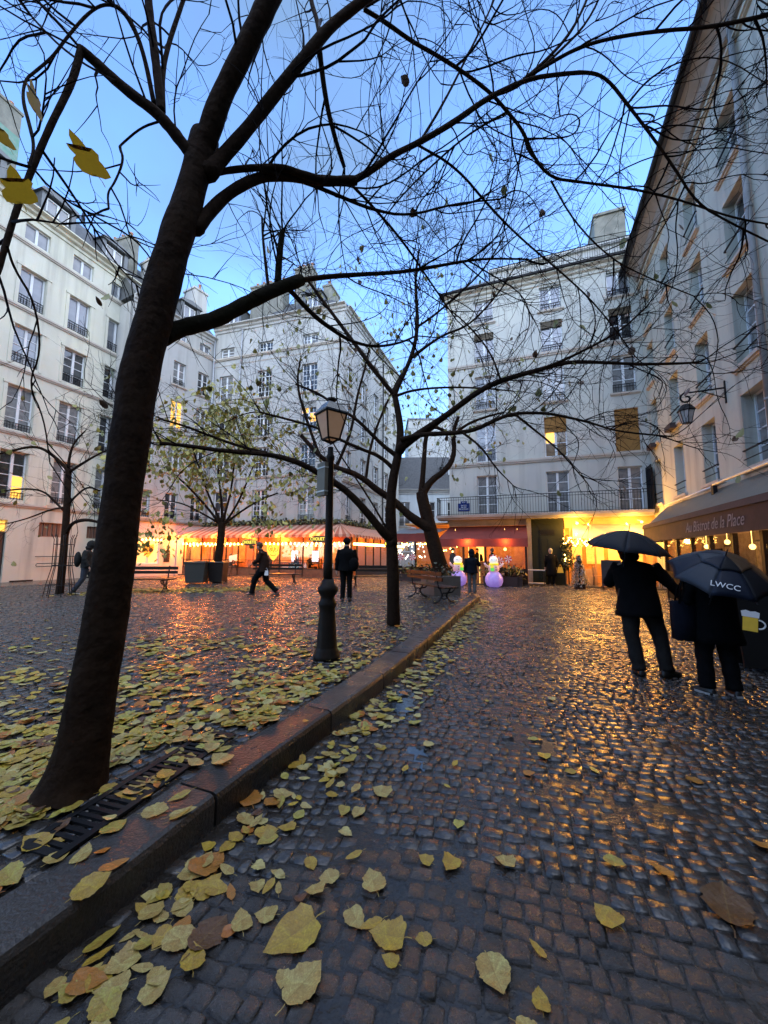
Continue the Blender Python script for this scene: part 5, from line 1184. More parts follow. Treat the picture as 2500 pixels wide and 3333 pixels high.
# planters with shrubs in front
def planter(p, rz, w, label, seed, h=.45):
    t = thing('planter', label, 'planter', p, rz); b = MB(); b.hexa([(-w/2,-.18,0),(w/2,-.18,0),(w/2,.18,0),(-w/2,.18,0),(-w/2-.03,-.21,h),(w/2+.03,-.21,h),(w/2+.03,.21,h),(-w/2-.03,.21,h)]); b.build('trough', mat('dark_planter',(.05,.03,.025),.6), t)
    r = random.Random(seed); garland(t, [(-w/2+.05,0,h+.1),(0,0,h+.28),(w/2-.05,0,h+.12)], int(240*w), seed, 'shrub', .3, ('ivy','olive','brown'))
planter(fw2(2.75,-2.05,0), fAng, 1.5, 'dark planter of shrubs in front of the restaurant, right of the snowmen', 1)
planter(fw2(-1.6,-2.05,0), fAng, 1.4, 'dark planter of shrubs before the glasshouse with fairy lights', 2)
planter(fw2(-.2,-2.1,0), fAng, 1.0, 'dark planter of shrubs left of the snowmen beside the restaurant door', 5, .5)
planter(fw2(3.45,-1.95,0), fAng, .5, 'small pot of dark foliage at the end of the restaurant front', 3)
# green carriage door and its neighbours
DG = mat('dark_green_paint', (.014,.017,.012), .5, spec=.2, noise=[(4,(.016,.02,.014),.6)])
b = MB(); b.box(4.17,5.66,-.12,.1,0,3.25); b.build('door_surround', DG, FBD)
b = MB(); b.box(4.55,5.25,-.17,-.121,.15,2.35); b.box(4.62,4.88,-.19,-.171,.3,1.1); b.box(4.62,4.88,-.19,-.171,1.2,2.25); b.box(4.92,5.18,-.19,-.171,.3,1.1); b.box(4.92,5.18,-.19,-.171,1.2,2.25); d_ = b.build('door', DG, FBD)
b = MB(); b.box(4.55,5.25,-.16,-.122,2.45,2.7); b.build('fanlight', mat('dark_fanlight',(.012,.012,.012),.3,spec=.2), FBD)
st_ = thing('trestle_table', 'low pale trestle table standing left of the dark green door', 'table', fw2(4.15,-1.3,0), fAng)
b = MB(); b.box(-.35,.55,-.2,.2,.72,.76); b.build('table_top', mat('pale_board',(.45,.42,.38),.6), st_)
b = MB(); b.box(-.3,.55,-.18,.18,.12,.15); b.build('shelf', MATS['pale_board'], st_)
for (x, y) in ((-.3,-.17),(.5,-.17),(-.3,.17),(.5,.17)): b = MB(); b.bar((x,y,0),(x,y,.72),.04); b.build('leg', WOODD, st_)
# ---- orange lit bistro at the right
BS = thing('bistro_front', 'bistro front glowing amber with cream canvas and light garlands right of the green door', 'bistro', FBD.location, fAng)
b = MB(); b.box(5.67,9.5,1.6,1.7,0,3.3); b.box(5.67,5.75,0,1.6,0,3.3); b.box(9.42,9.5,.0,1.6,0,3.3); b.build('back_wall', CREAMW, BS)
b = MB(); b.box(5.67,9.5,-.1,1.6,3.2,3.3); b.build('ceiling', CREAMW, BS); b = MB(); b.box(5.67,9.5,-1.2,1.6,-.05,.05); b.build('floor', TILE, BS)
b = MB(); b.box(5.7,9.5,-.09,-.0,2.78,3.2); b.build('fascia', mat('amber_fascia',(.55,.34,.15),.7,noise=[(2,(.45,.27,.11),.6)]), BS)
b = MB(); b.hexa([(5.95,-1.25,2.2),(9.4,-1.25,2.2),(9.3,-.1,2.92),(6.05,-.1,2.92),(5.95,-1.25,2.22),(9.4,-1.25,2.22),(9.3,-.1,2.94),(6.05,-.1,2.94)]); b.build('canvas', CREAMC, BS)
for x in (5.95,7.0,8.15,9.35): b = MB(); b.box(x-.04,x+.04,-.1,-.02,0,2.78); b.build('post', WOODO, BS)
for (x0, x1) in ((6.0,6.95),(8.2,9.3)):
    b = MB(); b.box(x0,x1,-.07,-.06,.8,2.7); b.build('pane', CLEAR, BS); b = MB(); b.box(x0,x1,-.08,-.05,.05,.79); b.build('panel', WOODO, BS)
for (x0, x1) in ((5.9,6.6),(6.8,7.6),(7.8,8.4),(8.6,9.3)): b = MB(); b.box(x0,x1,1.55,1.59,1.0,2.2); b.build('glow_panel', [WOODO, mat('bistro_glow', (.9,.6,.25), .4, emit=(1,.42,.06), es=.3, noise=[(3,(.3,.12,.03),.7)])][int(x0*2) % 2], BS)  # panels emit amber, the room's glow put into their material
sw = []
for (x0, x1) in ((6.75,7.75),(8.35,9.25)):
    for i in range(26):
        t_ = i/25; sw.append((x0+(x1-x0)*t_**1.2, -.14-1.12*t_, 2.93-.70*t_**.7))
bulbs(BS, sw, .028, BULBY)
bulbs(BS, [(5.75+.055*i, -1.0+.1*rl.random(), 2.0+.16*math.sin(i*.8)+.1*rl.random()) for i in range(46)], .022, BULBY, cord=False)
bulbs(BS, [(6.15+rl.uniform(-.06,.06), -1.0, 2.0+.5*rl.random()) for i in range(12)], .02, BULBY, cord=False)
bulbs(BS, [(8.95+.18*math.cos(a), -.5, 1.85+.17*math.sin(a)) for a in np.linspace(3.3,6.1,12)], .02, BULBY, cord=False)
lamp('POINT', (6.1,-1.0,2.95), 46, (1,.48,.07), .13, parent=BS); lamp('POINT', (8.4,-1.0,2.95), 34, (1,.46,.07), .13, parent=BS)
for (x, e) in ((6.8,34),(8.7,22)): lamp('POINT', (x,-1.32,2.08), e, (1,.46,.07), .12, parent=BS)  # extra lamps under the canvas edge, put in for a golden ground streak
for (x, y, e) in ((6.4,.6,40),(7.6,.7,46),(8.9,.7,46)): lamp('POINT', (x,y,2.6), e*.45, (1,.47,.09), .12, parent=BS)
for x in (6.2,8.8): b = MB(); b.ball((x,-.85,2.95), .06, 8, 6); b.tube([(x,-.85,2.99),(x,-.1,3.1)], .012, 4); b.build('wall_spot', PEND, BS)
for i, (x, l) in enumerate(((8.7,'small bistro table before the seated woman'),(7.5,'small bistro table behind the umbrella man'))): bistro_set(fw2(x,-.7,.05), fAng, l)
# leafy column with lights, snowy fir tree, black board
lc = thing('garland_column', 'leafy garland column dotted with fairy lights beside the dark green door', 'garland', fw2(5.78,-.35,0), fAng)
garland(lc, [(0,0,.9),(-.05,0,1.5),(.05,0,2.2)], 420, 77, 'foliage', .26, ('ivy','olive','ivy')); bulbs(lc, [(rl.uniform(-.18,.18),-.18,rl.uniform(1.0,2.3)) for _ in range(14)], .018, BULBY, cord=False)
b = MB(); b.tube([(0,0,0),(0,0,.95)], .03, 6); b.build('post', WOODD, lc)
fp = gnd(1252,1268,0); fp = Vector((8.55,17.0,0)); fir = thing('fir_tree', 'small snow-dusted Christmas fir in front of the amber bistro', 'fir tree', fp)
b = MB(); b.tube([(0,0,0),(0,0,1.45)], .03, 6); b.build('trunk', BARK, fir)
ts = TwigSet(); r = np.random.default_rng(5); NV = []; NF = []; NM = []; base = 0
for k in range(46):
    z = .18+1.28*(k/46); R1 = .46*(1-z/1.62)+.04
    for q in range(7):
        a = q*.9+k*1.7+r.uniform(-.2,.2); e = np.array([math.cos(a),math.sin(a),-.25]); e /= np.linalg.norm(e)
        for n_ in range(9):
            c = np.array([0,0,z])+e*R1*(.25+.75*n_/9); d = e*.5+r.normal(0,.6,3); d /= np.linalg.norm(d); u = np.cross(d,[0,0,1]); u /= max(np.linalg.norm(u),1e-6); L_ = .085*r.uniform(.7,1.2)
            NV += [c-u*.014, c+u*.014, c+d*L_+u*.004, c+d*L_-u*.004]; NF.append([base,base+1,base+2,base+3]); base += 4; NM.append(1 if r.random() < .42 else 0)
tag(obj('needles', np_mesh('needles', np.array(NV), np.array(NF), [mat('fir_green',(.03,.05,.035),.6), mat('fir_snow',(.55,.58,.58),.7)], None, False, np.array(NM)), fir), kind='stuff')
b = MB(); b.box(-.16,.16,-.16,.16,0,.2); b.build('pot', WOODD, fir)
bb = thing('menu_board', 'black standing board between the fir and the umbrella man', 'board', fw2(7.35,-1.75,0), fAng)
b = MB(); b.box(-.38,.38,-.03,.03,.12,1.25); b.build('board', mat('chalkboard',(.022,.025,.03),.5,noise=[(5,(.05,.055,.065),.5)]), bb)
for s_ in (-1,1): b = MB(); b.box(s_*.36-.03,s_*.36+.03,-.25,.25,0,.12); b.build('foot', WOODD, bb)
# ---- right restaurant: awning with script lettering, glazed terrace
rAng = math.atan2(-.9304,-.3665)
RS = thing('restaurant_terrace', 'glazed restaurant terrace under a maroon awning along the grey right building', 'restaurant terrace', RBD.location, rAng)
X0, X1, D_ = 3.0, 20.0, -1.1
b = MB(); b.hexa([(X0,D_,2.52),(X1,D_,2.52),(X1,-.03,3.42),(X0-1.0,-.03,3.42),(X0,D_,2.56),(X1,D_,2.56),(X1,-.03,3.46),(X0-1.0,-.03,3.46)]); b.build('awning', GREYC, RS)
b = MB(); b.hexa([(X0-.05,D_-.08,2.5),(X1,D_-.08,2.5),(X1,D_+.1,2.5),(X0-.05,D_+.1,2.5),(X0-.05,D_-.03,2.66),(X1,D_-.03,2.66),(X1,D_+.1,2.66),(X0-.05,D_+.1,2.66)]); b.build('awning_edge', BROWNC, RS)
b = MB(); b.add([(X0+1.1*.0,D_-.04,1.98),(X1,D_-.04,1.98),(X1,D_-.04,2.5),(X0,D_-.04,2.5)],[(0,1,2,3)]); b.add([(X0,D_-.02,1.98),(X1,D_-.02,1.98),(X1,D_-.02,2.5),(X0,D_-.02,2.5)],[(0,1,2,3)]); b.build('valance', BROWNC, RS)
b = MB(); b.add([(X0,D_,1.98),(X0,D_,2.5),(X0-1.0,-.03,3.42),(X0-.6,-.03,2.0)],[(0,1,2,3)]); b.build('awning_side', BROWNC, RS)
b = MB(); b.tube([(2.1,-.12,3.52),(7.6,-.12,3.54)], .035, 8); b.tube([(7.0,-.2,3.56),(20,-.2,3.62)], .04, 8); b.build('light_tube', mat('white_tube',(.75,.77,.76),.4), RS, True)
b = MB(); b.box(7.1,7.25,-.3,-.2,3.2,3.5); b.build('bracket', IRON, RS)
TXT = mat('faded_lettering', (.36,.30,.29), .85, noise=[(4,(.20,.15,.145),.6)])
text('Au Bistrot de la Place', .40, (9.3,D_-.05,2.24), (R_(90),0,0), TXT, RS, .001, .35, sx=.95)
for i, x in enumerate(np.arange(4.9,20,1.25)):
    b = MB(); b.box(x-.06,x+.06,-.98,-.88,0,1.99); b.build('post', WOODD, RS)
    b = MB(); b.box(x+.061,x+1.189,-.94,-.93,.95,1.97); b.build('pane', CLEAR, RS); b = MB(); b.box(x+.061,x+1.189,-.97,-.9,.9,.949); b.box(x+.061,x+1.189,-.96,-.91,.03,.899); b.build('kick_panel', mat('black_panel',(.009,.008,.0075),.6,spec=.15), RS)
b = MB(); b.box(4.9,20,.30,.34,0,2.6); b.box(4.9,20,-.9,.3,2.35,2.4); b.box(4.8,4.9,-.95,.3,0,2.0); b.build('back_wall', mat('dim_wall',(.34,.25,.17),.7,noise=[(2.5,(.16,.11,.07),.8),(7,(.45,.36,.26),.5)]), RS)
b = MB(); b.box(4.8,20,-.95,.3,-.04,.04); b.build('floor', TILE, RS)
for (x, z) in ((6.3,1.75),(7.7,1.85),(9.0,1.7),(9.9,1.62),(11.4,1.8),(12.7,1.7)):
    b = MB(); b.ball((x,-.25,z), .07, 8, 6); b.tube([(x,-.25,z),(x,-.25,2.35)], .006, 4); b.build('pendant', PEND, RS)
for x in (5.5,7.2,9.0,10.8,12.8): lamp('POINT', (x,-.4,2.15), 2.2, (1,.5,.18), .1, parent=RS)
for i, x in enumerate((5.3,6.1,7.9,8.4,10.4,11.2)):
    b = MB(); h_ = .5+.3*((i*7) % 3)/3; b.box(x,x+.55,.25,.295,1.0,1.0+h_+.2); b.box(x+.05,x+.5,.24,.249,1.05,1.15+h_,1); b.build('wall_picture', [WOODD, mat('sepia_print',(.5,.38,.24),.5,noise=[(9,(.2,.13,.08),.9)])], RS)
# beer board close to the right edge
bp_ = gnd(1650,1437,0); ab = thing('sandwich_board', 'black board with a beer mug emblem at the right edge', 'board', (5.08,5.25,0), R_(-20))
b = MB(); b.hexa([(-.34,-.22,.05),(.5,-.22,.05),(.5,-.18,.05),(-.34,-.18,.05),(-.34,-.02,1.15),(.5,-.02,1.15),(.5,.02,1.15),(-.34,.02,1.15)]); b.build('board', mat('black_panel',(.009,.008,.0075),.6,spec=.15), ab)
b = MB(); b.hexa([(-.34,.24,.0),(.5,.24,.0),(.5,.28,.0),(-.34,.28,.0),(-.34,.03,1.13),(.5,.03,1.13),(.5,.06,1.13),(-.34,.06,1.13)]); b.build('back_board', MATS['black_panel'], ab)
mg = obj('mug_emblem', None, ab, (-.20,-.108,.62), (R_(-10.3),R_(8),0))
b = MB(); b.prism([(-.085,-.12),(.075,-.12),(.08,.06),(-.08,.06)], 'y', -.012, -.002); b.build('beer', mat('beer_yellow',(.60,.42,.05),.5,noise=[(14,(.5,.33,.04),.5)],emit=(.6,.42,.05),es=.02), mg)
b = MB(); b.prism([(-.09,.061),(.09,.061),(.098,.13),(.05,.145),(0,.135),(-.05,.148),(-.1,.13)], 'y', -.014, -.002); b.build('foam', WHITE, mg)
b = MB(); b.tube([(.08+.075*math.cos(t_),-.006,-.02+.058*math.sin(t_)) for t_ in np.linspace(1.5,-1.5,12)], .012, 7); b.build('handle', WHITE, mg)
# ---- street lamp
lp = gnd(705,1422,.122); SL = thing('street_lamp', 'old Parisian cast iron street lamp standing in the leaves', 'street lamp', (lp.x, lp.y, .12), R_(38))
b = MB(); b.lathe([(.175,0),(.175,.05),(.16,.07),(.16,.10),(.14,.13),(.135,.16),(.108,.58),(.10,.64),(.118,.68),(.122,.72),(.095,.76),(.09,.80),(.135,.87),(.14,.92),(.10,.95),(.075,1.03)], 20); b.build('base', IRON_G, SL, True)
b = MB(); b.lathe([(.062,1.0),(.058,1.3),(.055,1.31),(.048,2.65),(.058,2.67),(.058,2.71),(.042,2.74),(.038,2.84)], 16); b.build('post', IRON_G, SL, True)
LZ = 2.95
b = MB(); q0, q1, h_ = .088, .158, .36
for i in range(4):
    a0 = math.pi/2*i+math.pi/4; a1 = a0+math.pi/2; s2 = math.sqrt(2)
    p0 = (q0*s2*math.cos(a0), q0*s2*math.sin(a0), LZ); p1 = (q1*s2*math.cos(a0), q1*s2*math.sin(a0), LZ+h_); r0 = (q0*s2*math.cos(a1), q0*s2*math.sin(a1), LZ); r1 = (q1*s2*math.cos(a1), q1*s2*math.sin(a1), LZ+h_)
    b.bar(p0, p1, .022); b.bar(p0, r0, .022); b.bar(p1, r1, .026); b.bar((0,0,LZ-.06), p0, .018)
fr = b.build('lantern_frame', IRON_G, SL)
LANT = mat('lantern_glass', (.26,.185,.145), .4, spec=.3, noise=[(6,(.20,.135,.10),.6)], emit=(1,.6,.35), es=.02)
for i in range(4):
    a0 = math.pi/2*i+math.pi/4; a1 = a0+math.pi/2; s2 = math.sqrt(2)*.985
    P4 = [Vector((q0*s2*math.cos(a0), q0*s2*math.sin(a0), LZ+.005)), Vector((q0*s2*math.cos(a1), q0*s2*math.sin(a1), LZ+.005)), Vector((q1*s2*math.cos(a1), q1*s2*math.sin(a1), LZ+h_-.01)), Vector((q1*s2*math.cos(a0), q1*s2*math.sin(a0), LZ+h_-.01))]
    n_ = (P4[1]-P4[0]).cross(P4[2]-P4[0]).normalized()*.006; b = MB(); b.hexa(P4+[p-n_ for p in P4]); b.build('pane', LANT, fr)
b = MB(); b.lathe([(q1*1.414+.035,LZ+h_),(q1*1.414+.03,LZ+h_+.025),(.15,LZ+h_+.13),(.135,LZ+h_+.15),(.04,LZ+h_+.18)], 4, ang=math.pi/4); b.build('lantern_roof', mat('wet_lantern_roof',(.05,.06,.07),.22,metal=.5), SL)
b = MB(); b.lathe([(.04,LZ+h_+.182),(.04,LZ+h_+.20),(.07,LZ+h_+.205),(.07,LZ+h_+.23),(.03,LZ+h_+.24)], 12); b.build('finial', IRON_G, SL)
sb = thing('sign_panel', 'pale metal sign panel strapped to the street lamp post', 'sign', (lp.x-.10, lp.y+.02, 2.28), R_(40))
b = MB(); b.box(-.035,.035,-.10,.10,.0,.46); b.build('box', mat('pale_enamel',(.16,.14,.10),.5,noise=[(5,(.11,.095,.07),.6)]), sb)
for z in (.05,.38): b = MB(); b.box(-.042,.10,-.104,.104,z,z+.018); b.build('strap', mat('steel_strap',(.5,.5,.48),.3,metal=.7), sb)
# wall lantern on the right building
WL = thing('wall_lantern', 'wall lantern hanging from a scrolled bracket on the grey right building', 'wall lantern', Matrix.Rotation(rAng,4,'Z')@Vector((7.75,0,5.9))+RBD.location, rAng)
b = MB(); b.box(-.03,.03,-.03,-.002,-.15,.5); b.build('wall_plate', IRON, WL)
b = MB(); b.tube([(0,-.02,.3),(0,-.78,.28)]+[(0,-.92-.17*math.sin(t_)*(1-t_/9), .12+.17*math.cos(t_)*(1-t_/9)) for t_ in np.linspace(-.2,6.6,22)], .026, 6); b.bar((0,-.02,0),(0,-.55,.27),.022); b.build('bracket', IRON, WL)
zl = -.62; b = MB()
for i in range(6):
    a0 = math.pi/3*i; a1 = a0+math.pi/3; f0 = lambda a, r, z: (r*math.cos(a), -.95+r*math.sin(a), z)
    b.bar(f0(a0,.11,zl), f0(a0,.2,zl+.36), .015); b.bar(f0(a0,.11,zl), f0(a1,.11,zl), .014); b.bar(f0(a0,.2,zl+.36), f0(a1,.2,zl+.36), .018)
b.tube([(0,-.95,zl+.55),(0,-.95,-.05)], .014, 5); w_ = b.build('lantern_frame', IRON, WL)
for i in range(6):
    a0 = math.pi/3*i; a1 = a0+math.pi/3; P4 = [Vector(f0(a0,.108,zl+.01)),Vector(f0(a1,.108,zl+.01)),Vector(f0(a1,.196,zl+.35)),Vector(f0(a0,.196,zl+.35))]; n_ = (P4[1]-P4[0]).cross(P4[2]-P4[0]).normalized()*.005; b = MB(); b.hexa(P4+[p-n_ for p in P4]); b.build('pane', mat('wall_lantern_glass',(.40,.38,.36),.3,noise=[(7,(.25,.24,.23),.7)]), w_)
b = MB(); b.lathe([(.24,zl+.37),(.22,zl+.40),(.13,zl+.53),(.05,zl+.57)], 6, (0,-.95,0)); b.build('lantern_roof', IRON, WL)
# ---- benches
def bench(p, rz, label):
    t = thing('park_bench', label, 'bench', p, rz)
    for i in range(5): b = MB(); b.box(-1.1,1.1,-.32+i*.095,-.25+i*.095,.43,.465); b.build('seat_slat', mat('bench_wood',(.022,.016,.011),.4,spec=.3,noise=[(8,(.014,.010,.008),.6)]), t)
    for i in range(2): b = MB(); b.box(-1.1,1.1,.17+i*.02,.20+i*.02,.62+i*.14,.72+i*.15); b.build('back_slat', MATS['bench_wood'], t)
    for s_ in (-.8,.8):
        b = MB(); b.tube([(s_,-.36,.02),(s_,-.22,.06),(s_,-.1,.2),(s_,-.24,.41)], .025, 6); b.tube([(s_,.3,.02),(s_,.14,.06),(s_,.02,.2),(s_,.1,.41)], .025, 6); b.tube([(s_,-.36,.415),(s_,.14,.415),(s_,.22,.9)], .022, 6); b.tube([(s_,-.04+.09*math.cos(a),.2+.09*math.sin(a)) for a in np.linspace(0,6.28,11)], .018, 5); b.tube([(s_,-.42,.42),(s_,-.3,.30),(s_,-.1,.28)], .02, 5); b.build('leg', IRON, t, True)
bench((-8.35,13.45,.12), R_(6), 'park bench at left, half behind the big trunk, on the bank of leaves')
bench((-4.75,17.2,.12), R_(0), 'park bench in the middle of the square behind the walking person')
bench((-.35,15.9,.12), R_(-4), 'park bench between the lamp post and the kerb tree')
bench((1.35,11.6,.12), R_(112), 'wet park bench seen end-on beside the kerb near the stone planter')
sp = thing('stone_planter', 'square stone planter with dark shrubs behind the end-on bench', 'planter', (1.95,13.4,.12), R_(20))
b = MB(); b.box(-.5,.5,-.5,.5,0,.62); b.build('trough', mat('planter_stone',(.09,.075,.062),.6,noise=[(5,(.12,.11,.1),.6)]), sp); garland(sp, [(-.3,0,.66),(.3,0,.68)], 120, 8, 'shrub', .3, ('ivy','ivy','brown'))
# ---- wheelie bins
def wbin(p, rz, s_, col, label):
    t = thing('wheelie_bin', label, 'bin', p, rz); m_ = mat('bin_'+col[0], col[1], .5, spec=.25)
    b = MB(); b.hexa([(-.36*s_,-.34,.08),(.36*s_,-.34,.08),(.36*s_,.34,.08),(-.36*s_,.34,.08),(-.42*s_,-.40,.92),(.42*s_,-.40,.92),(.42*s_,.40,.92),(-.42*s_,.40,.92)]); b.build('body', m_, t)
    b = MB(); b.hexa([(-.45*s_,-.44,.922),(.45*s_,-.44,.922),(.45*s_,.43,.922),(-.45*s_,.43,.922),(-.43*s_,-.4,.98),(.43*s_,-.4,.98),(.43*s_,.38,1.02),(-.43*s_,.38,1.02)]); b.build('lid', mat('bin_lid',(.025,.022,.018),.4,spec=.3), t)
    for x in (-.34,.34): b = MB(); b.tube([(x*s_-.03,.3,.09),(x*s_+.03,.3,.09)], .09, 10); b.build('wheel', IRON, t)
wbin((-8.25,17.2,.1), R_(8), 1.0, ('grey',(.05,.05,.044)), 'larger grey wheelie bin left of its pair on the leaf bank')
wbin((-7.55,17.75,.1), R_(4), .8, ('dark',(.018,.015,.013)), 'smaller dark wheelie bin right of its pair beside the young tree')
b = MB(); b.box(.05,.15,-.415,-.40,.5,.66); 
# ---- inflatable snowmen
def snowman(p, rz, label, flip):
    t = thing('inflatable_snowman', label, 'snowman', p, rz)
    lil = mat('lit_lilac_shell', (.34,.24,.50), .3, emit=(.45,.27,1.0), es=.07, noise=[(5,(.50,.40,.62),.6)], coat=.3); pnk = mat('lit_pink_shell', (.75,.55,.55), .35, emit=(1,.50,.52), es=.04); wht = mat('lit_white_shell', (.85,.85,.85), .4, emit=(1,.97,.9), es=.08)
    b = MB(); b.lathe([(.20,0),(.33,.08),(.40,.25),(.39,.42),(.30,.60),(.20,.68)], 18); b.build('lower_ball', lil, t, True)
    b = MB(); b.lathe([(.19,.66),(.25,.78),(.24,.92),(.17,1.03)], 16); b.build('middle_ball', pnk, t, True)
    b = MB(); b.ball((0,0,1.19), (.20,.19,.20), 16, 12); b.build('head', wht, t, True)
    b = MB(); b.tube([(.18*math.cos(a),-.02+.18*math.sin(a),1.02) for a in np.linspace(0,6.28,13)], .045, 7, cap=False); b.build('scarf', mat('scarf_yellow',(.8,.7,.05),.5,emit=(1,.80,.03),es=.09), t, True)
    b = MB(); b.hexa([(flip*.10-.07,-.27,.72),(flip*.10+.07,-.27,.72),(flip*.10+.07,-.21,.72),(flip*.10-.07,-.21,.72),(flip*.10-.08,-.24,.86),(flip*.10+.08,-.24,.86),(flip*.10+.08,-.18,.86),(flip*.10-.08,-.18,.86)]); b.build('scarf_end', mat('scarf_green',(.15,.6,.1),.5,emit=(.15,1,.1),es=.08), t)
    b = MB(); b.hexa([(flip*.10-.075,-.245,.861),(flip*.10+.075,-.245,.861),(flip*.10+.075,-.18,.861),(flip*.10-.075,-.18,.861),(flip*.10-.06,-.20,1.02),(flip*.10+.06,-.2,1.02),(flip*.10+.06,-.14,1.02),(flip*.10-.06,-.14,1.02)]); b.build('scarf_end', MATS['scarf_yellow'], t)
    for s_ in (-1,1): b = MB(); b.tube([(s_*.2,-.03,.88),(s_*.36,-.06,.98),(s_*.42,-.06,1.08)], [.06,.05,.045], 7); b.build('arm', pnk, t, True)
    for z in (.78,.9): b = MB(); b.ball((-flip*.06,-.245,z), .022, 7, 5); b.build('button', IRON, t)
    for k in range(3): b = MB(); b.ball((-.10+.1*k,-.165,1.22+.03*(k % 2)), .02, 7, 5); b.build('eye' if k != 1 else 'nose', [IRON, mat('carrot',(.7,.25,.03),.5)][k == 1], t)
snowman((3.5,18.3,0), R_(8), 'left glowing inflatable snowman, scarf hanging on its right', 1)
snowman((5.0,17.65,0), R_(-6), 'right glowing inflatable snowman, scarf hanging on its left', -1)

# ------------------------------------------------------------------ people and umbrellas
SKIN = mat('skin', (.45,.27,.19), .5, sub=.05); HAIRD = mat('dark_hair', (.02,.014,.01), .5, bump=.4, bscale=80)
def cloth(n, c): return mat('cloth_'+n, c, .9, spec=.1, noise=[(6,(c[0]*.6,c[1]*.6,c[2]*.6),.6)], bump=.4, bscale=14)
BLACK = cloth('black', (.005,.005,.0055)); CHAR = cloth('charcoal', (.024,.021,.019)); NAVY = cloth('navy', (.009,.010,.016)); JEANS = cloth('jeans', (.05,.058,.075)); BROWNJ = cloth('brown', (.03,.017,.012)); SHOE = mat('wet_leather', (.016,.013,.011), .35); GREYJ = cloth('grey', (.03,.03,.028)); BEIGE = cloth('beige', (.13,.08,.05))
from mathutils import noise as mnc
def crumple(o, amp, seed):           # cloth folds
    me = o.data; bm = bmesh.new(); bm.from_mesh(me); bmesh.ops.subdivide_edges(bm, edges=[e for e in bm.edges if e.calc_length() > .035], cuts=1, use_grid_fill=True); bm.normal_update()
    for v in bm.verts:
        c = v.co; q = mnc.noise(Vector((c.x*5+seed, c.y*5, c.z*11)))*1.0+mnc.noise(Vector((c.x*9, c.y*9+seed, c.z*24+c.x*8)))*.7+mnc.noise(Vector((c.x*26, c.y*26, c.z*40+seed)))*.25
        v.co = c+v.normal*q*amp
    bm.to_mesh(me); bm.free(); me.polygons.foreach_set('use_smooth', [True]*len(me.polygons)); me.update(); return o
def skin_mesh(name, J, E, root, m, sub=1):
    keys = list(J); me = bpy.data.meshes.new(name); me.from_pydata([J[k][0] for k in keys], [(keys.index(a), keys.index(b)) for a, b in E], [])
    o = bpy.data.objects.new(name, me); COL.objects.link(o); md = o.modifiers.new('skin', 'SKIN'); md.use_smooth_shade = True
    for i, k in enumerate(keys): v = me.skin_vertices[0].data[i]; v.radius = (J[k][1], J[k][1]); v.use_root = (k == root)
    s_ = o.modifiers.new('sub', 'SUBSURF'); s_.levels = s_.render_levels = sub
    bpy.context.view_layer.update(); r = bpy.data.meshes.new_from_object(o.evaluated_get(bpy.context.evaluated_depsgraph_get())); r.materials.clear(); r.materials.append(m)
    r.polygons.foreach_set('use_smooth', [True]*len(r.polygons)); bpy.data.objects.remove(o); return r
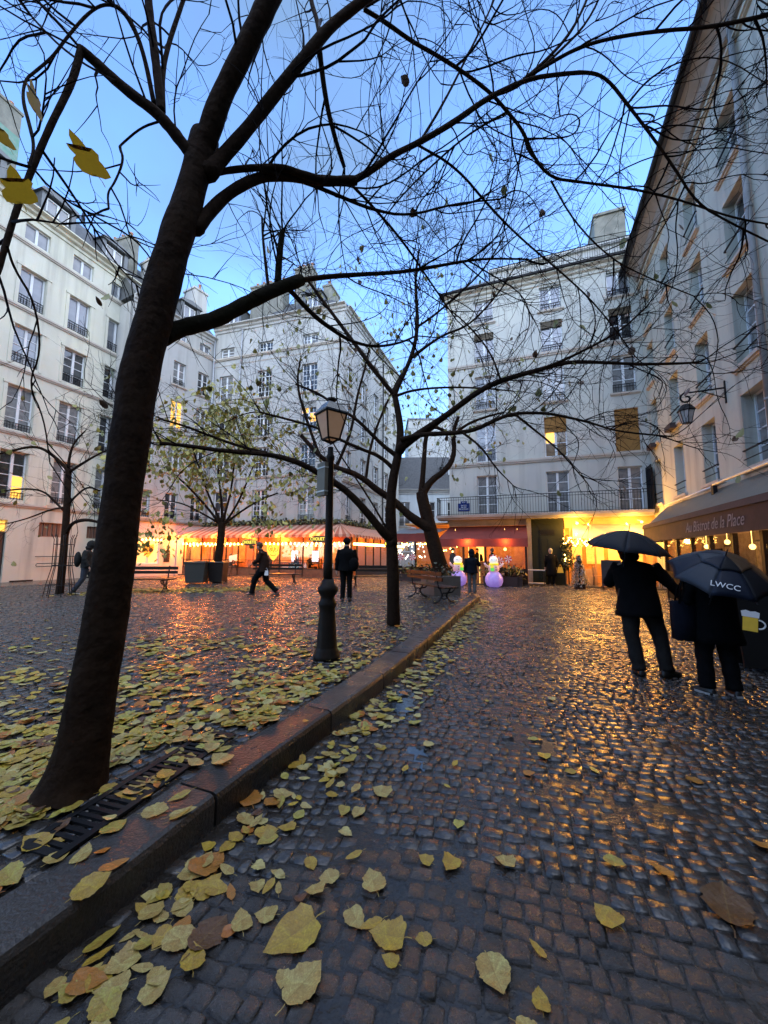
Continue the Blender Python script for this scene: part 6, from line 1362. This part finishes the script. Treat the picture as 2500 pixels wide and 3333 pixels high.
def person(label, loc, rz, H=1.75, pose=None, coat=BLACK, trousers=CHAR, shoes=SHOE, hair=HAIRD, hem=.78, coatw=1.0, flare=1.0, hood=False, hat=None, seated=False, bow=0.0, sole=None, lw=1.0):
    k = H/1.75; t = thing('person', label, 'person', loc, rz)
    J = {'pelvis':(0,0,.95),'spine':(0,0,1.13),'chest':(0,.0,1.32),'neck':(0,.0,1.47),'nape':(0,.02,1.54),'head':(0,.04,1.63),'crown':(0,.035,1.70),'face':(0,.09,1.60),
         'shl':(-.18,0,1.42),'ell':(-.25,-.02,1.14),'wrl':(-.24,.10,.90),'shr':(.18,0,1.42),'elr':(.25,-.02,1.14),'wrr':(.24,.10,.90),
         'hil':(-.09,0,.90),'knl':(-.10,.02,.50),'anl':(-.10,-.02,.09),'tol':(-.11,.13,.035),'hir':(.09,0,.90),'knr':(.10,.02,.50),'anr':(.10,-.02,.09),'tor':(.11,.13,.035)}
    J.update(pose or {}); 
    for q in ('neck','nape','head','crown','face'):
        if bow and q not in (pose or {}): x, y, z = J[q]; J[q] = (x, y+bow*(z-1.4), z-bow*.35*(z-1.4))
    J = {a: Vector(v)*k for a, v in J.items()}; R0 = dict(pelvis=.12,spine=.11,chest=.12,neck=.052,nape=.055,head=.088,crown=.066,face=.055,shl=.042,ell=.042,wrl=.028,shr=.042,elr=.042,wrr=.028,hil=.085,knl=.055,anl=.026,tol=.016,hir=.085,knr=.055,anr=.026,tor=.016)
    JJ = {a: (J[a], R0[a]*k) for a in J}
    E = [('pelvis','spine'),('spine','chest'),('chest','neck'),('neck','nape'),('nape','head'),('head','crown'),('head','face'),('chest','shl'),('shl','ell'),('ell','wrl'),('chest','shr'),('shr','elr'),('elr','wrr'),('pelvis','hil'),('hil','knl'),('knl','anl'),('anl','tol'),('pelvis','hir'),('hir','knr'),('knr','anr'),('anr','tor')]
    hf = J['face']-J['head']; hf.normalize()
    for s_, a in (('earl',-1),('earr',1)): JJ[s_] = (J['head']+Vector((a*.088,-.0,-.02))*k, .016*k); E.append(('head', s_))
    JJ['nose'] = (J['face']+hf*.055*k+Vector((0,0,.0)), .012*k); E.append(('face','nose'))
    for s_, el, wr in (('l','ell','wrl'),('r','elr','wrr')):          # palm and five bent fingers
        d = (J[wr]-J[el]).normalized(); sd_ = d.cross(Vector((0,0,1))); sd_ = sd_.normalized() if sd_.length > .2 else Vector((0,1,0)); n_ = sd_.cross(d)
        JJ['pm'+s_] = (J[wr]+d*.065*k, .034*k); E.append((wr,'pm'+s_))
        for i, (o_, L_) in enumerate(((-.033,.055),(-.011,.068),(.011,.064),(.032,.05))):
            a_ = J[wr]+(d*.10+sd_*o_)*k; b_ = a_+(d*L_*.6-n_*.018)*k; c_ = b_+(d*L_*.25-n_*.035)*k
            for nm, q in (('a',a_),('b',b_),('c',c_)): JJ['f%s%d%s' % (s_,i,nm)] = (q, .0095*k)
            E += [('pm'+s_,'f%s%da' % (s_,i)),('f%s%da' % (s_,i),'f%s%db' % (s_,i)),('f%s%db' % (s_,i),'f%s%dc' % (s_,i))]
        a_ = J[wr]+(d*.05-sd_*.045)*k; b_ = a_+(d*.035-sd_*.02-n_*.02)*k; JJ['t%sa' % s_] = (a_,.012*k); JJ['t%sb' % s_] = (b_,.010*k); E += [('pm'+s_,'t%sa' % s_),('t%sa' % s_,'t%sb' % s_)]
    obj('body', skin_mesh('body', JJ, E, 'pelvis', SKIN), t)
    r = random.Random(hash(label) % 1000 if False else sum(map(ord, label)))
    def loft(b, rings, n=18, wr_=.02):
        vs = []; fs = []
        for (c, rx, ry, tw) in rings:
            for j in range(n):
                a = 2*math.pi*j/n; w = 1+wr_*math.sin(3*a+c.z*17)+r.uniform(-wr_,wr_)*.6; x, y = rx*math.cos(a)*w, ry*math.sin(a)*w
                vs.append((c.x+x*math.cos(tw)-y*math.sin(tw), c.y+x*math.sin(tw)+y*math.cos(tw), c.z))
        for i in range(len(rings)-1):
            for j in range(n): fs.append((i*n+j, i*n+(j+1) % n, (i+1)*n+(j+1) % n, (i+1)*n+j))
        fs.append(tuple(range(n-1,-1,-1))); fs.append(tuple((len(rings)-1)*n+j for j in range(n))); b.add(vs, fs)
    # trousers
    b = MB()
    for s_ in ('l','r'):
        hp, kn, an = J['hi'+s_], J['kn'+s_], J['an'+s_]; pts = []; rad = []
        for i in range(13):
            u = i/12; q = hp.lerp(kn, u*2) if u < .5 else kn.lerp(an+Vector((0,0,-.02*k)), u*2-1); pts.append(q); rad.append((.108-.03*min(1,u*2)-.012*max(0,u*2-1)+r.uniform(-.004,.004)+(.006*math.sin(u*34) if u > .6 else 0))*k*lw)
        b.tube(pts, rad, 12)
    b.ball(J['pelvis']+Vector((0,0,-.03*k)), (.175*k,.125*k,.15*k), 14, 9); crumple(b.build('trousers', trousers, t, True), .010*k, len(label))
    # coat: lofted trunk and sleeves
    b = MB(); ch, sp_, pv = J['chest'], J['spine'], J['pelvis']; zh = hem*k; rings = []
    if seated: zh = pv.z-.05
    rings.append((pv.lerp(pv, 0)+Vector((0,0,zh-pv.z)), .215*coatw*k*flare, .16*k*coatw*flare, 0)); rings.append((pv+Vector((0,0,(zh-pv.z)*.5)), .205*coatw*k*(1+flare)/2, .155*k*coatw, 0))
    sh = (J['shr']-J['shl']); tw = math.atan2(sh.y, sh.x); hw = sh.length/2
    rings += [(pv+Vector((0,0,.03)), .195*coatw*k, .145*coatw*k, tw*.3), (sp_, .19*coatw*k, .14*coatw*k, tw*.6), (sp_.lerp(ch,.5), .2*coatw*k, .145*coatw*k, tw*.8), (ch, .205*coatw*k, .145*coatw*k, tw), (ch.lerp((J['shl']+J['shr'])/2,.6), hw+.05*k, .125*k*coatw, tw), ((J['shl']+J['shr'])/2+Vector((0,0,.03*k)), hw*.86, .10*k, tw), (J['neck'].lerp(J['nape'],.1)+Vector((0,0,-.01)), .085*k, .085*k, tw), (J['nape']+Vector((0,-.005,-.01)), .072*k, .075*k, tw)]
    if hood: rings += [(J['nape'].lerp(J['head'],.5), .10*k, .105*k, tw), (J['head']+Vector((0,0,.0)), .09*k, .095*k, tw)]
    loft(b, rings)
    for s_ in ('l','r'):
        a_, e_, w_ = J['sh'+s_], J['el'+s_], J['wr'+s_]; pts = []; rad = []
        for i in range(13):
            u = i/12; q = a_.lerp(e_, u*2) if u < .5 else e_.lerp(w_, u*2-1); pts.append(q); rad.append((.082-.018*u*2*.5-.014*max(0,u*2-1)+r.uniform(-.003,.003)+.004*math.sin(u*30))*k*(.9+.1*coatw))
        b.tube(pts, rad, 12)
    crumple(b.build('coat', coat, t, True), .011*k, len(label)*1.7)
    for s_ in ('l','r'):
        an, to = J['an'+s_], J['to'+s_]; d = to-an; d.z = 0; d = d.normalized() if d.length > .01 else Vector((0,1,0)); sd_ = Vector((-d.y,d.x,0)); b = MB(); rings_ = []
        pr_ = ((-.09,.035,.05),(-.07,.042,.10),(.0,.042,.11),(.07,.047,.075),(.14,.044,.055),(.19,.028,.04)); vs=[]; fs=[]; n = 10; zb = min(an.z-.085*k, to.z-.03*k); zb = max(zb, 0.0) if not seated else zb
        for (l_, w_, h_) in pr_:
            for j in range(n): a = math.pi*j/(n-1); vs.append(an+d*l_*k+sd_*(w_*math.cos(a))*k+Vector((0,0,zb-an.z+h_*math.sin(a)*k)))
        for i in range(len(pr_)-1):
            for j in range(n): fs.append((i*n+j, i*n+(j+1) % n, (i+1)*n+(j+1) % n, (i+1)*n+j))
        fs.append(tuple(range(n))); fs.append(tuple((len(pr_)-1)*n+j for j in range(n-1,-1,-1))); b.add(vs, fs); b.build('shoe', shoes, t, True)
        if sole:
            b = MB(); b.prism([((an+d*(l_*k)+sd_*(w_*s2*1.12*k))[0], (an+d*(l_*k)+sd_*(w_*s2*1.12*k))[1]) for (l_, w_, s2) in ((-.095,.03,-1),(0,.045,-1),(.09,.05,-1),(.19,.03,-1),(.2,.01,1),(.1,.05,1),(0,.045,1),(-.095,.03,1))], 'z', zb-.004, zb+.02*k); b.build('sole', sole, t)
    hd, cr_ = J['head'], J['crown']; b = MB()
    if hood: b.ball(hd.lerp(cr_,.35)-hf*.025*k, (.125*k,.135*k,.15*k), 14, 10); b.ball(J['nape']-hf*.02*k, (.12*k,.12*k,.09*k), 12, 8); b.build('hood', coat, t, True)
    elif hat: b.ball(hd.lerp(cr_,.55)-hf*.01*k, (.105*k,.118*k,.108*k), 14, 10); b.ball(hd.lerp(cr_,.1)-hf*.03*k, (.098*k,.085*k,.07*k), 12, 8); b.build('hat', hat, t, True)
    else: b.ball(hd.lerp(cr_,.5)-hf*.028*k, (.096*k,.104*k,.108*k), 14, 10); b.ball(hd-hf*.05*k-Vector((0,0,.03*k)), (.085*k,.06*k,.09*k), 12, 8); b.build('hair', hair, t, True)
    return t
# man under the black umbrella (seen from behind)
person('man in a black jacket and grey trousers walking under a dark umbrella', (3.28,5.05,0), R_(-14), 1.70,
  dict(shl=(-.20,.02,1.40), shr=(.19,-.02,1.38), ell=(-.29,.14,1.16), wrl=(-.13,.30,1.28), elr=(.37,.0,1.18), wrr=(.55,.04,.97), hil=(-.10,0,.9), knl=(-.11,-.02,.5), anl=(-.05,-.05,.09), tol=(-.06,.12,.035), hir=(.10,0,.9), knr=(.24,.04,.5), anr=(.26,-.06,.09), tor=(.44,.02,.035), spine=(-.02,0,1.13), chest=(-.04,.02,1.32), neck=(-.05,.05,1.46), nape=(-.05,.08,1.51), head=(-.05,.13,1.58), crown=(-.05,.14,1.64), face=(-.05,.18,1.55)),
  hem=.74, coatw=1.24, flare=1.05, lw=1.14, hood=True)
# woman under the lettered umbrella
person('person in a long black coat and white soled shoes under the lettered umbrella', (3.66,4.36,0), R_(-8), 1.55,
  dict(hil=(-.10,0,.9), knl=(-.13,.02,.5), anl=(-.15,-.02,.09), tol=(-.22,.13,.035), hir=(.10,0,.9), knr=(.12,.0,.5), anr=(.13,-.05,.09), tor=(.14,.12,.035), shl=(-.19,.0,1.40), shr=(.19,.0,1.40), ell=(-.31,-.02,1.12), wrl=(-.36,.1,.92), elr=(.32,.06,1.22), wrr=(.30,.24,1.30)), hem=.62, coatw=1.3, flare=1.08, lw=1.25, trousers=BLACK, sole=mat('pale_sole',(.34,.33,.31),.6), bow=.5)
tb = thing('tote_bag', 'large dark tote bag hanging at the left side of the person under the lettered umbrella', 'bag', (3.37,4.40,.56), R_(-12)); b = MB(); b.hexa([(-.11,-.07,0),(.11,-.07,0),(.11,.07,0),(-.11,.07,0),(-.12,-.05,.42),(.12,-.05,.42),(.12,.05,.42),(-.12,.05,.42)]); crumple(b.build('pouch', NAVY, tb, True), .012, 3)
for s_ in (-1,1): b = MB(); b.tube([(-.07,s_*.05,.40),(-.04,s_*.03,.56),(.0,0,.66),(.04,s_*.03,.56),(.07,s_*.05,.40)], .011, 5); b.build('strap', BLACK, tb, True)
hb = thing('shoulder_bag', 'small tan bag carried above the large dark tote bag', 'bag', (3.42,4.42,.86), R_(-20)); b = MB(); b.hexa([(-.07,-.03,0),(.05,-.03,.02),(.05,.03,.02),(-.07,.03,0),(-.02,-.02,.24),(.06,-.02,.25),(.06,.02,.25),(-.02,.02,.24)]); b.build('pouch', BEIGE, hb); b = MB(); b.tube([(-.04,0,.27),(.0,0,.5),(.06,0,.27)], .012, 5); b.build('strap', BEIGE, hb)
# far person from behind on the square
person('man in black seen from behind standing before the lit cafe', (-1.08,11.25,.12), R_(4), 1.80, dict(elr=(.27,.02,1.15), wrr=(.2,.14,1.02), wrl=(-.27,.02,.86), knl=(-.08,.0,.5), knr=(.09,.03,.5), anr=(.10,.03,.10), tor=(.12,.16,.04)), hem=.84, coatw=1.22, trousers=BLACK, hat=BLACK)
sb2 = thing('shoulder_bag', 'dark shoulder bag on the back of the man in front of the cafe', 'bag', (-.86,11.12,1.0), R_(8)); b = MB(); b.ball((0,0,.17), (.15,.09,.2), 12, 9); b.build('pouch', BLACK, sb2, True); b = MB(); b.tube([(-.02,0,.34),(-.12,.02,.52),(-.2,.1,.58)], .02, 5); b.build('strap', BLACK, sb2)
# walker in the middle of the square
person('person striding left across the square in a dark brown jacket', (-3.85,12.5,.12), R_(92), 1.72, dict(chest=(0,.08,1.31), neck=(0,.12,1.46), nape=(0,.15,1.52), head=(0,.19,1.60), crown=(0,.19,1.67), face=(0,.24,1.57), shl=(-.17,.06,1.40), shr=(.17,.06,1.40), ell=(-.22,.15,1.15), wrl=(-.15,.32,1.05), elr=(.24,.0,1.13), wrr=(.2,.12,.92), knl=(-.08,.28,.52), anl=(-.08,.34,.12), tol=(-.08,.5,.08), knr=(.08,-.06,.48), anr=(.08,-.42,.16), tor=(.08,-.32,.04)), coat=BROWNJ, trousers=BLACK, hem=.78, coatw=1.12, lw=1.2, hair=mat('brown_hair',(.06,.03,.015),.6))
wb = thing('carrier_bag', 'small white bag in the hand of the striding person', 'bag', (-3.72,12.34,.78), R_(20)); b = MB(); b.hexa([(-.06,-.03,0),(.06,-.03,0),(.06,.03,0),(-.06,.03,0),(-.05,-.02,.15),(.05,-.02,.15),(.05,.02,.15),(-.05,.02,.15)]); b.build('sack', WHITE, wb); b = MB(); b.tube([(-.04,0,.15),(0,0,.24),(.04,0,.15)], .006, 4); b.build('handle', WHITE, wb)
# hooded walker half behind the trunk
person('hooded person with a grey backpack walking, half hidden behind the big trunk', (-9.95,13.0,.12), R_(-62), 1.72, dict(knl=(-.1,.18,.5), anl=(-.1,.2,.1), tol=(-.1,.34,.05), knr=(.1,-.05,.5), anr=(.1,-.28,.13), tor=(.1,-.16,.035)), coat=GREYJ, trousers=JEANS, hem=.86, coatw=1.1, hood=True, bow=.3, sole=WHITE, lw=1.1)
bk = thing('backpack', 'grey backpack of the hooded person beside the big trunk', 'backpack', (-10.16,12.87,1.02), R_(-62)); b = MB(); b.ball((0,0,.22), (.17,.10,.26), 12, 9); b.build('pack', GREYJ, bk, True)
# standing between the snowmen
person('person in a dark jacket and light grey trousers between the two snowmen', (3.3,14.55,0), R_(-8), 1.62, dict(elr=(.3,.08,1.15), wrr=(.32,.3,1.22), knr=(.1,.06,.5)), coat=NAVY, trousers=cloth('greytrouser',(.12,.12,.12)), hem=.84, coatw=1.12, hood=True)
# at the green door
person('person in a long black coat at the dark green door', fw2(5.0,-.8,0), fAng+R_(10), 1.74, None, coat=BLACK, trousers=BLACK, hem=.45, coatw=1.15, flare=1.05, hair=mat('grey_hair',(.25,.24,.22),.6))
yb = thing('carrier_bag', 'yellow carrier bag beside the person at the dark green door', 'bag', fw2(5.38,-.95,.62), fAng); b = MB(); b.hexa([(-.14,-.06,0),(.14,-.06,0),(.14,.06,0),(-.14,.06,0),(-.09,-.04,.26),(.09,-.04,.26),(.09,.04,.26),(-.09,.04,.26)]); b.build('sack', mat('yellow_bag',(.65,.40,.03),.5), yb); b = MB(); b.tube([(-.06,0,.26),(0,0,.42),(.06,0,.26)], .01, 4); b.build('handle', MATS['yellow_bag'], yb)
# diners
def sit(label, p, rz, coat, hair=HAIRD, H=1.68):
    z = -.47
    return person(label, p, rz, H, {q: v for q, v in dict(pelvis=(0,0,.95+z), spine=(0,.0,1.13+z), chest=(0,.03,1.32+z), neck=(0,.05,1.47+z), nape=(0,.07,1.54+z), head=(0,.09,1.63+z), crown=(0,.085,1.70+z), face=(0,.14,1.60+z), shl=(-.18,.02,1.42+z), ell=(-.25,.06,1.15+z), wrl=(-.16,.30,1.22+z), shr=(.18,.02,1.42+z), elr=(.25,.06,1.15+z), wrr=(.16,.30,1.22+z), hil=(-.1,.03,.92+z), knl=(-.12,.44,.50), anl=(-.12,.42,.09), tol=(-.12,.56,.035), hir=(.1,.03,.92+z), knr=(.12,.44,.5), anr=(.12,.42,.09), tor=(.12,.56,.035)).items()}, coat=coat, hair=hair, seated=True)
sit('diner in dark clothes near the menu stand inside the striped cafe', mworld(2.7,-.75,.16), mAng-1.4, BLACK)
sit('diner in a brown top left of the glowing owl', mworld(5.5,-.7,.16), mAng+1.5, BROWNJ)
sit('diner in black right of the glowing owl', mworld(7.4,-.75,.16), mAng+1.6, BLACK)
sit('diner in navy leaning at a table near the terrace corner', mworld(8.2,-.8,.16), mAng-1.5, NAVY)
sit('dark haired woman seated at a table inside the amber bistro', fw2(8.25,-.75,.05), fAng-1.4, BROWNJ)
person('waiter in black at the restaurant counter', fw2(1.35,.7,.06), fAng+3.0, 1.72, None, coat=BLACK)
person('guest standing behind the right snowman inside the restaurant', fw2(2.3,-.9,.06), fAng+1.2, 1.7, None, coat=BLACK)
person('guest standing left behind the restaurant glass', fw2(.3,-.9,.06), fAng-1.0, 1.72, None, coat=BLACK)
# ---- umbrellas: eight gores, ribs, shaft
def umbrella(label, p, tiltx, tilty, rz, R1, dome, mats, vent=False, shaft=.75):
    t = thing('umbrella', label, 'umbrella', p); t.rotation_euler = Euler((tiltx, tilty, rz), 'XYZ')
    def pt(a, u, sag): return Vector((R1*u*math.cos(a), R1*u*math.sin(a), dome*(1-u**1.9)-sag))
    for k in range(8):
        a0, a1 = 2*math.pi*k/8, 2*math.pi*(k+1)/8; segs = [(0,1)] if not vent else [(0,.50),(.42,1.0)]; b = MB()
        for q, (u0, u1) in enumerate(segs):
            vs = []; nu, na = 7, 6
            for i in range(nu+1):
                u = u0+(u1-u0)*i/nu
                for j in range(na+1):
                    f = j/na; w = math.sin(math.pi*f); pp = pt(a0, u, 0).lerp(pt(a1, u, 0), f); pp.z += .018*w*u*(1 if u < .95 else .3) - (.035*(1-w)*0) ; rr_ = 1-.035*w*(1 if i == nu else 0); pp.x *= rr_; pp.y *= rr_
                    if vent and q == 0: pp.z += .016
                    vs.append(pp)
            fs = [(i*(na+1)+j, i*(na+1)+j+1, (i+1)*(na+1)+j+1, (i+1)*(na+1)+j) for i in range(nu) for j in range(na)]; b.add(vs, fs, 0 if q == len(segs)-1 else 1)
        mm = mats[k % len(mats)]; c = b.build('canopy_panel', [mm, mats[(k+1) % len(mats)] if vent else mm], t, True); sm = c.modifiers.new('thick', 'SOLIDIFY'); sm.thickness = .003
        b = MB(); b.tube([pt(a0,u,.008) for u in (0,.25,.5,.75,1.0)], .004, 4); b.tube([pt(a0,.5,.01), Vector((0,0,dome-.30))], .003, 4); b.tube([pt(a0,1.0,0), pt(a0,1.035,0)], .006, 5); b.build('rib', IRON, t)
    b = MB(); b.tube([(0,0,dome-shaft),(0,0,dome+.005)], .008, 6); b.build('shaft', IRON, t); b = MB(); b.tube([(0,0,dome),(0,0,dome+.085)], [.007,.005], 6); b.build('ferrule', IRON, t); b = MB(); b.tube([(0,0,dome-shaft-.1),(0,0,dome-shaft)], .016, 8); b.build('handle', WOODD, t)
    return t
UDK = mat('umbrella_dark', (.014,.015,.020), .55, spec=.22, bump=.1); UNV = mat('umbrella_navy', (.010,.014,.026), .5, spec=.25, bump=.1); UGR = mat('umbrella_grey', (.035,.042,.055), .5, spec=.25, bump=.1)
UBR = mat('umbrella_warm_lit', (.19,.115,.065), .5, spec=.25, bump=.1); see_through(UBR, .6); UBK = mat('umbrella_black', (.008,.008,.010), .6, spec=.2)  # right gores: warm light through the cloth put into their colour
pu = at(1352,1188,4.98); umbrella('plain dark umbrella with a long spike held by the man in the black jacket', pu, R_(10), R_(5), R_(12), .49, .25, [UDK])
pw = at(1553,1243,4.06); U2 = umbrella('navy and grey vented umbrella with white letters', pw, R_(30), R_(-3), R_(-3), .455, .225, [UBR, UBR, UGR, UNV, UGR, UNV, UBK, UBR], True)
# lettering lies on the front left panel
aL = 2*math.pi*5.0/8+math.pi/8-2*math.pi/8*0; 
def upt(a, u): return Vector((.455*u*math.cos(a), .455*u*math.sin(a), .225*(1-u**1.9)))
a_m = math.radians(237); c0 = upt(a_m, .80)*1.0; up_ = (upt(a_m,.70)-upt(a_m,.92)).normalized(); rt_ = Vector((-math.sin(a_m), math.cos(a_m), 0)); nn = rt_.cross(up_).normalized()
M3 = Matrix((rt_, up_, nn)).transposed(); tx_ = text('LWCC', .078, (0,0,0), (0,0,0), mat('white_print',(.75,.75,.75),.5), U2, .001, sx=1.0)
tx_.location = c0*.985+nn*.028; tx_.rotation_euler = M3.to_euler()
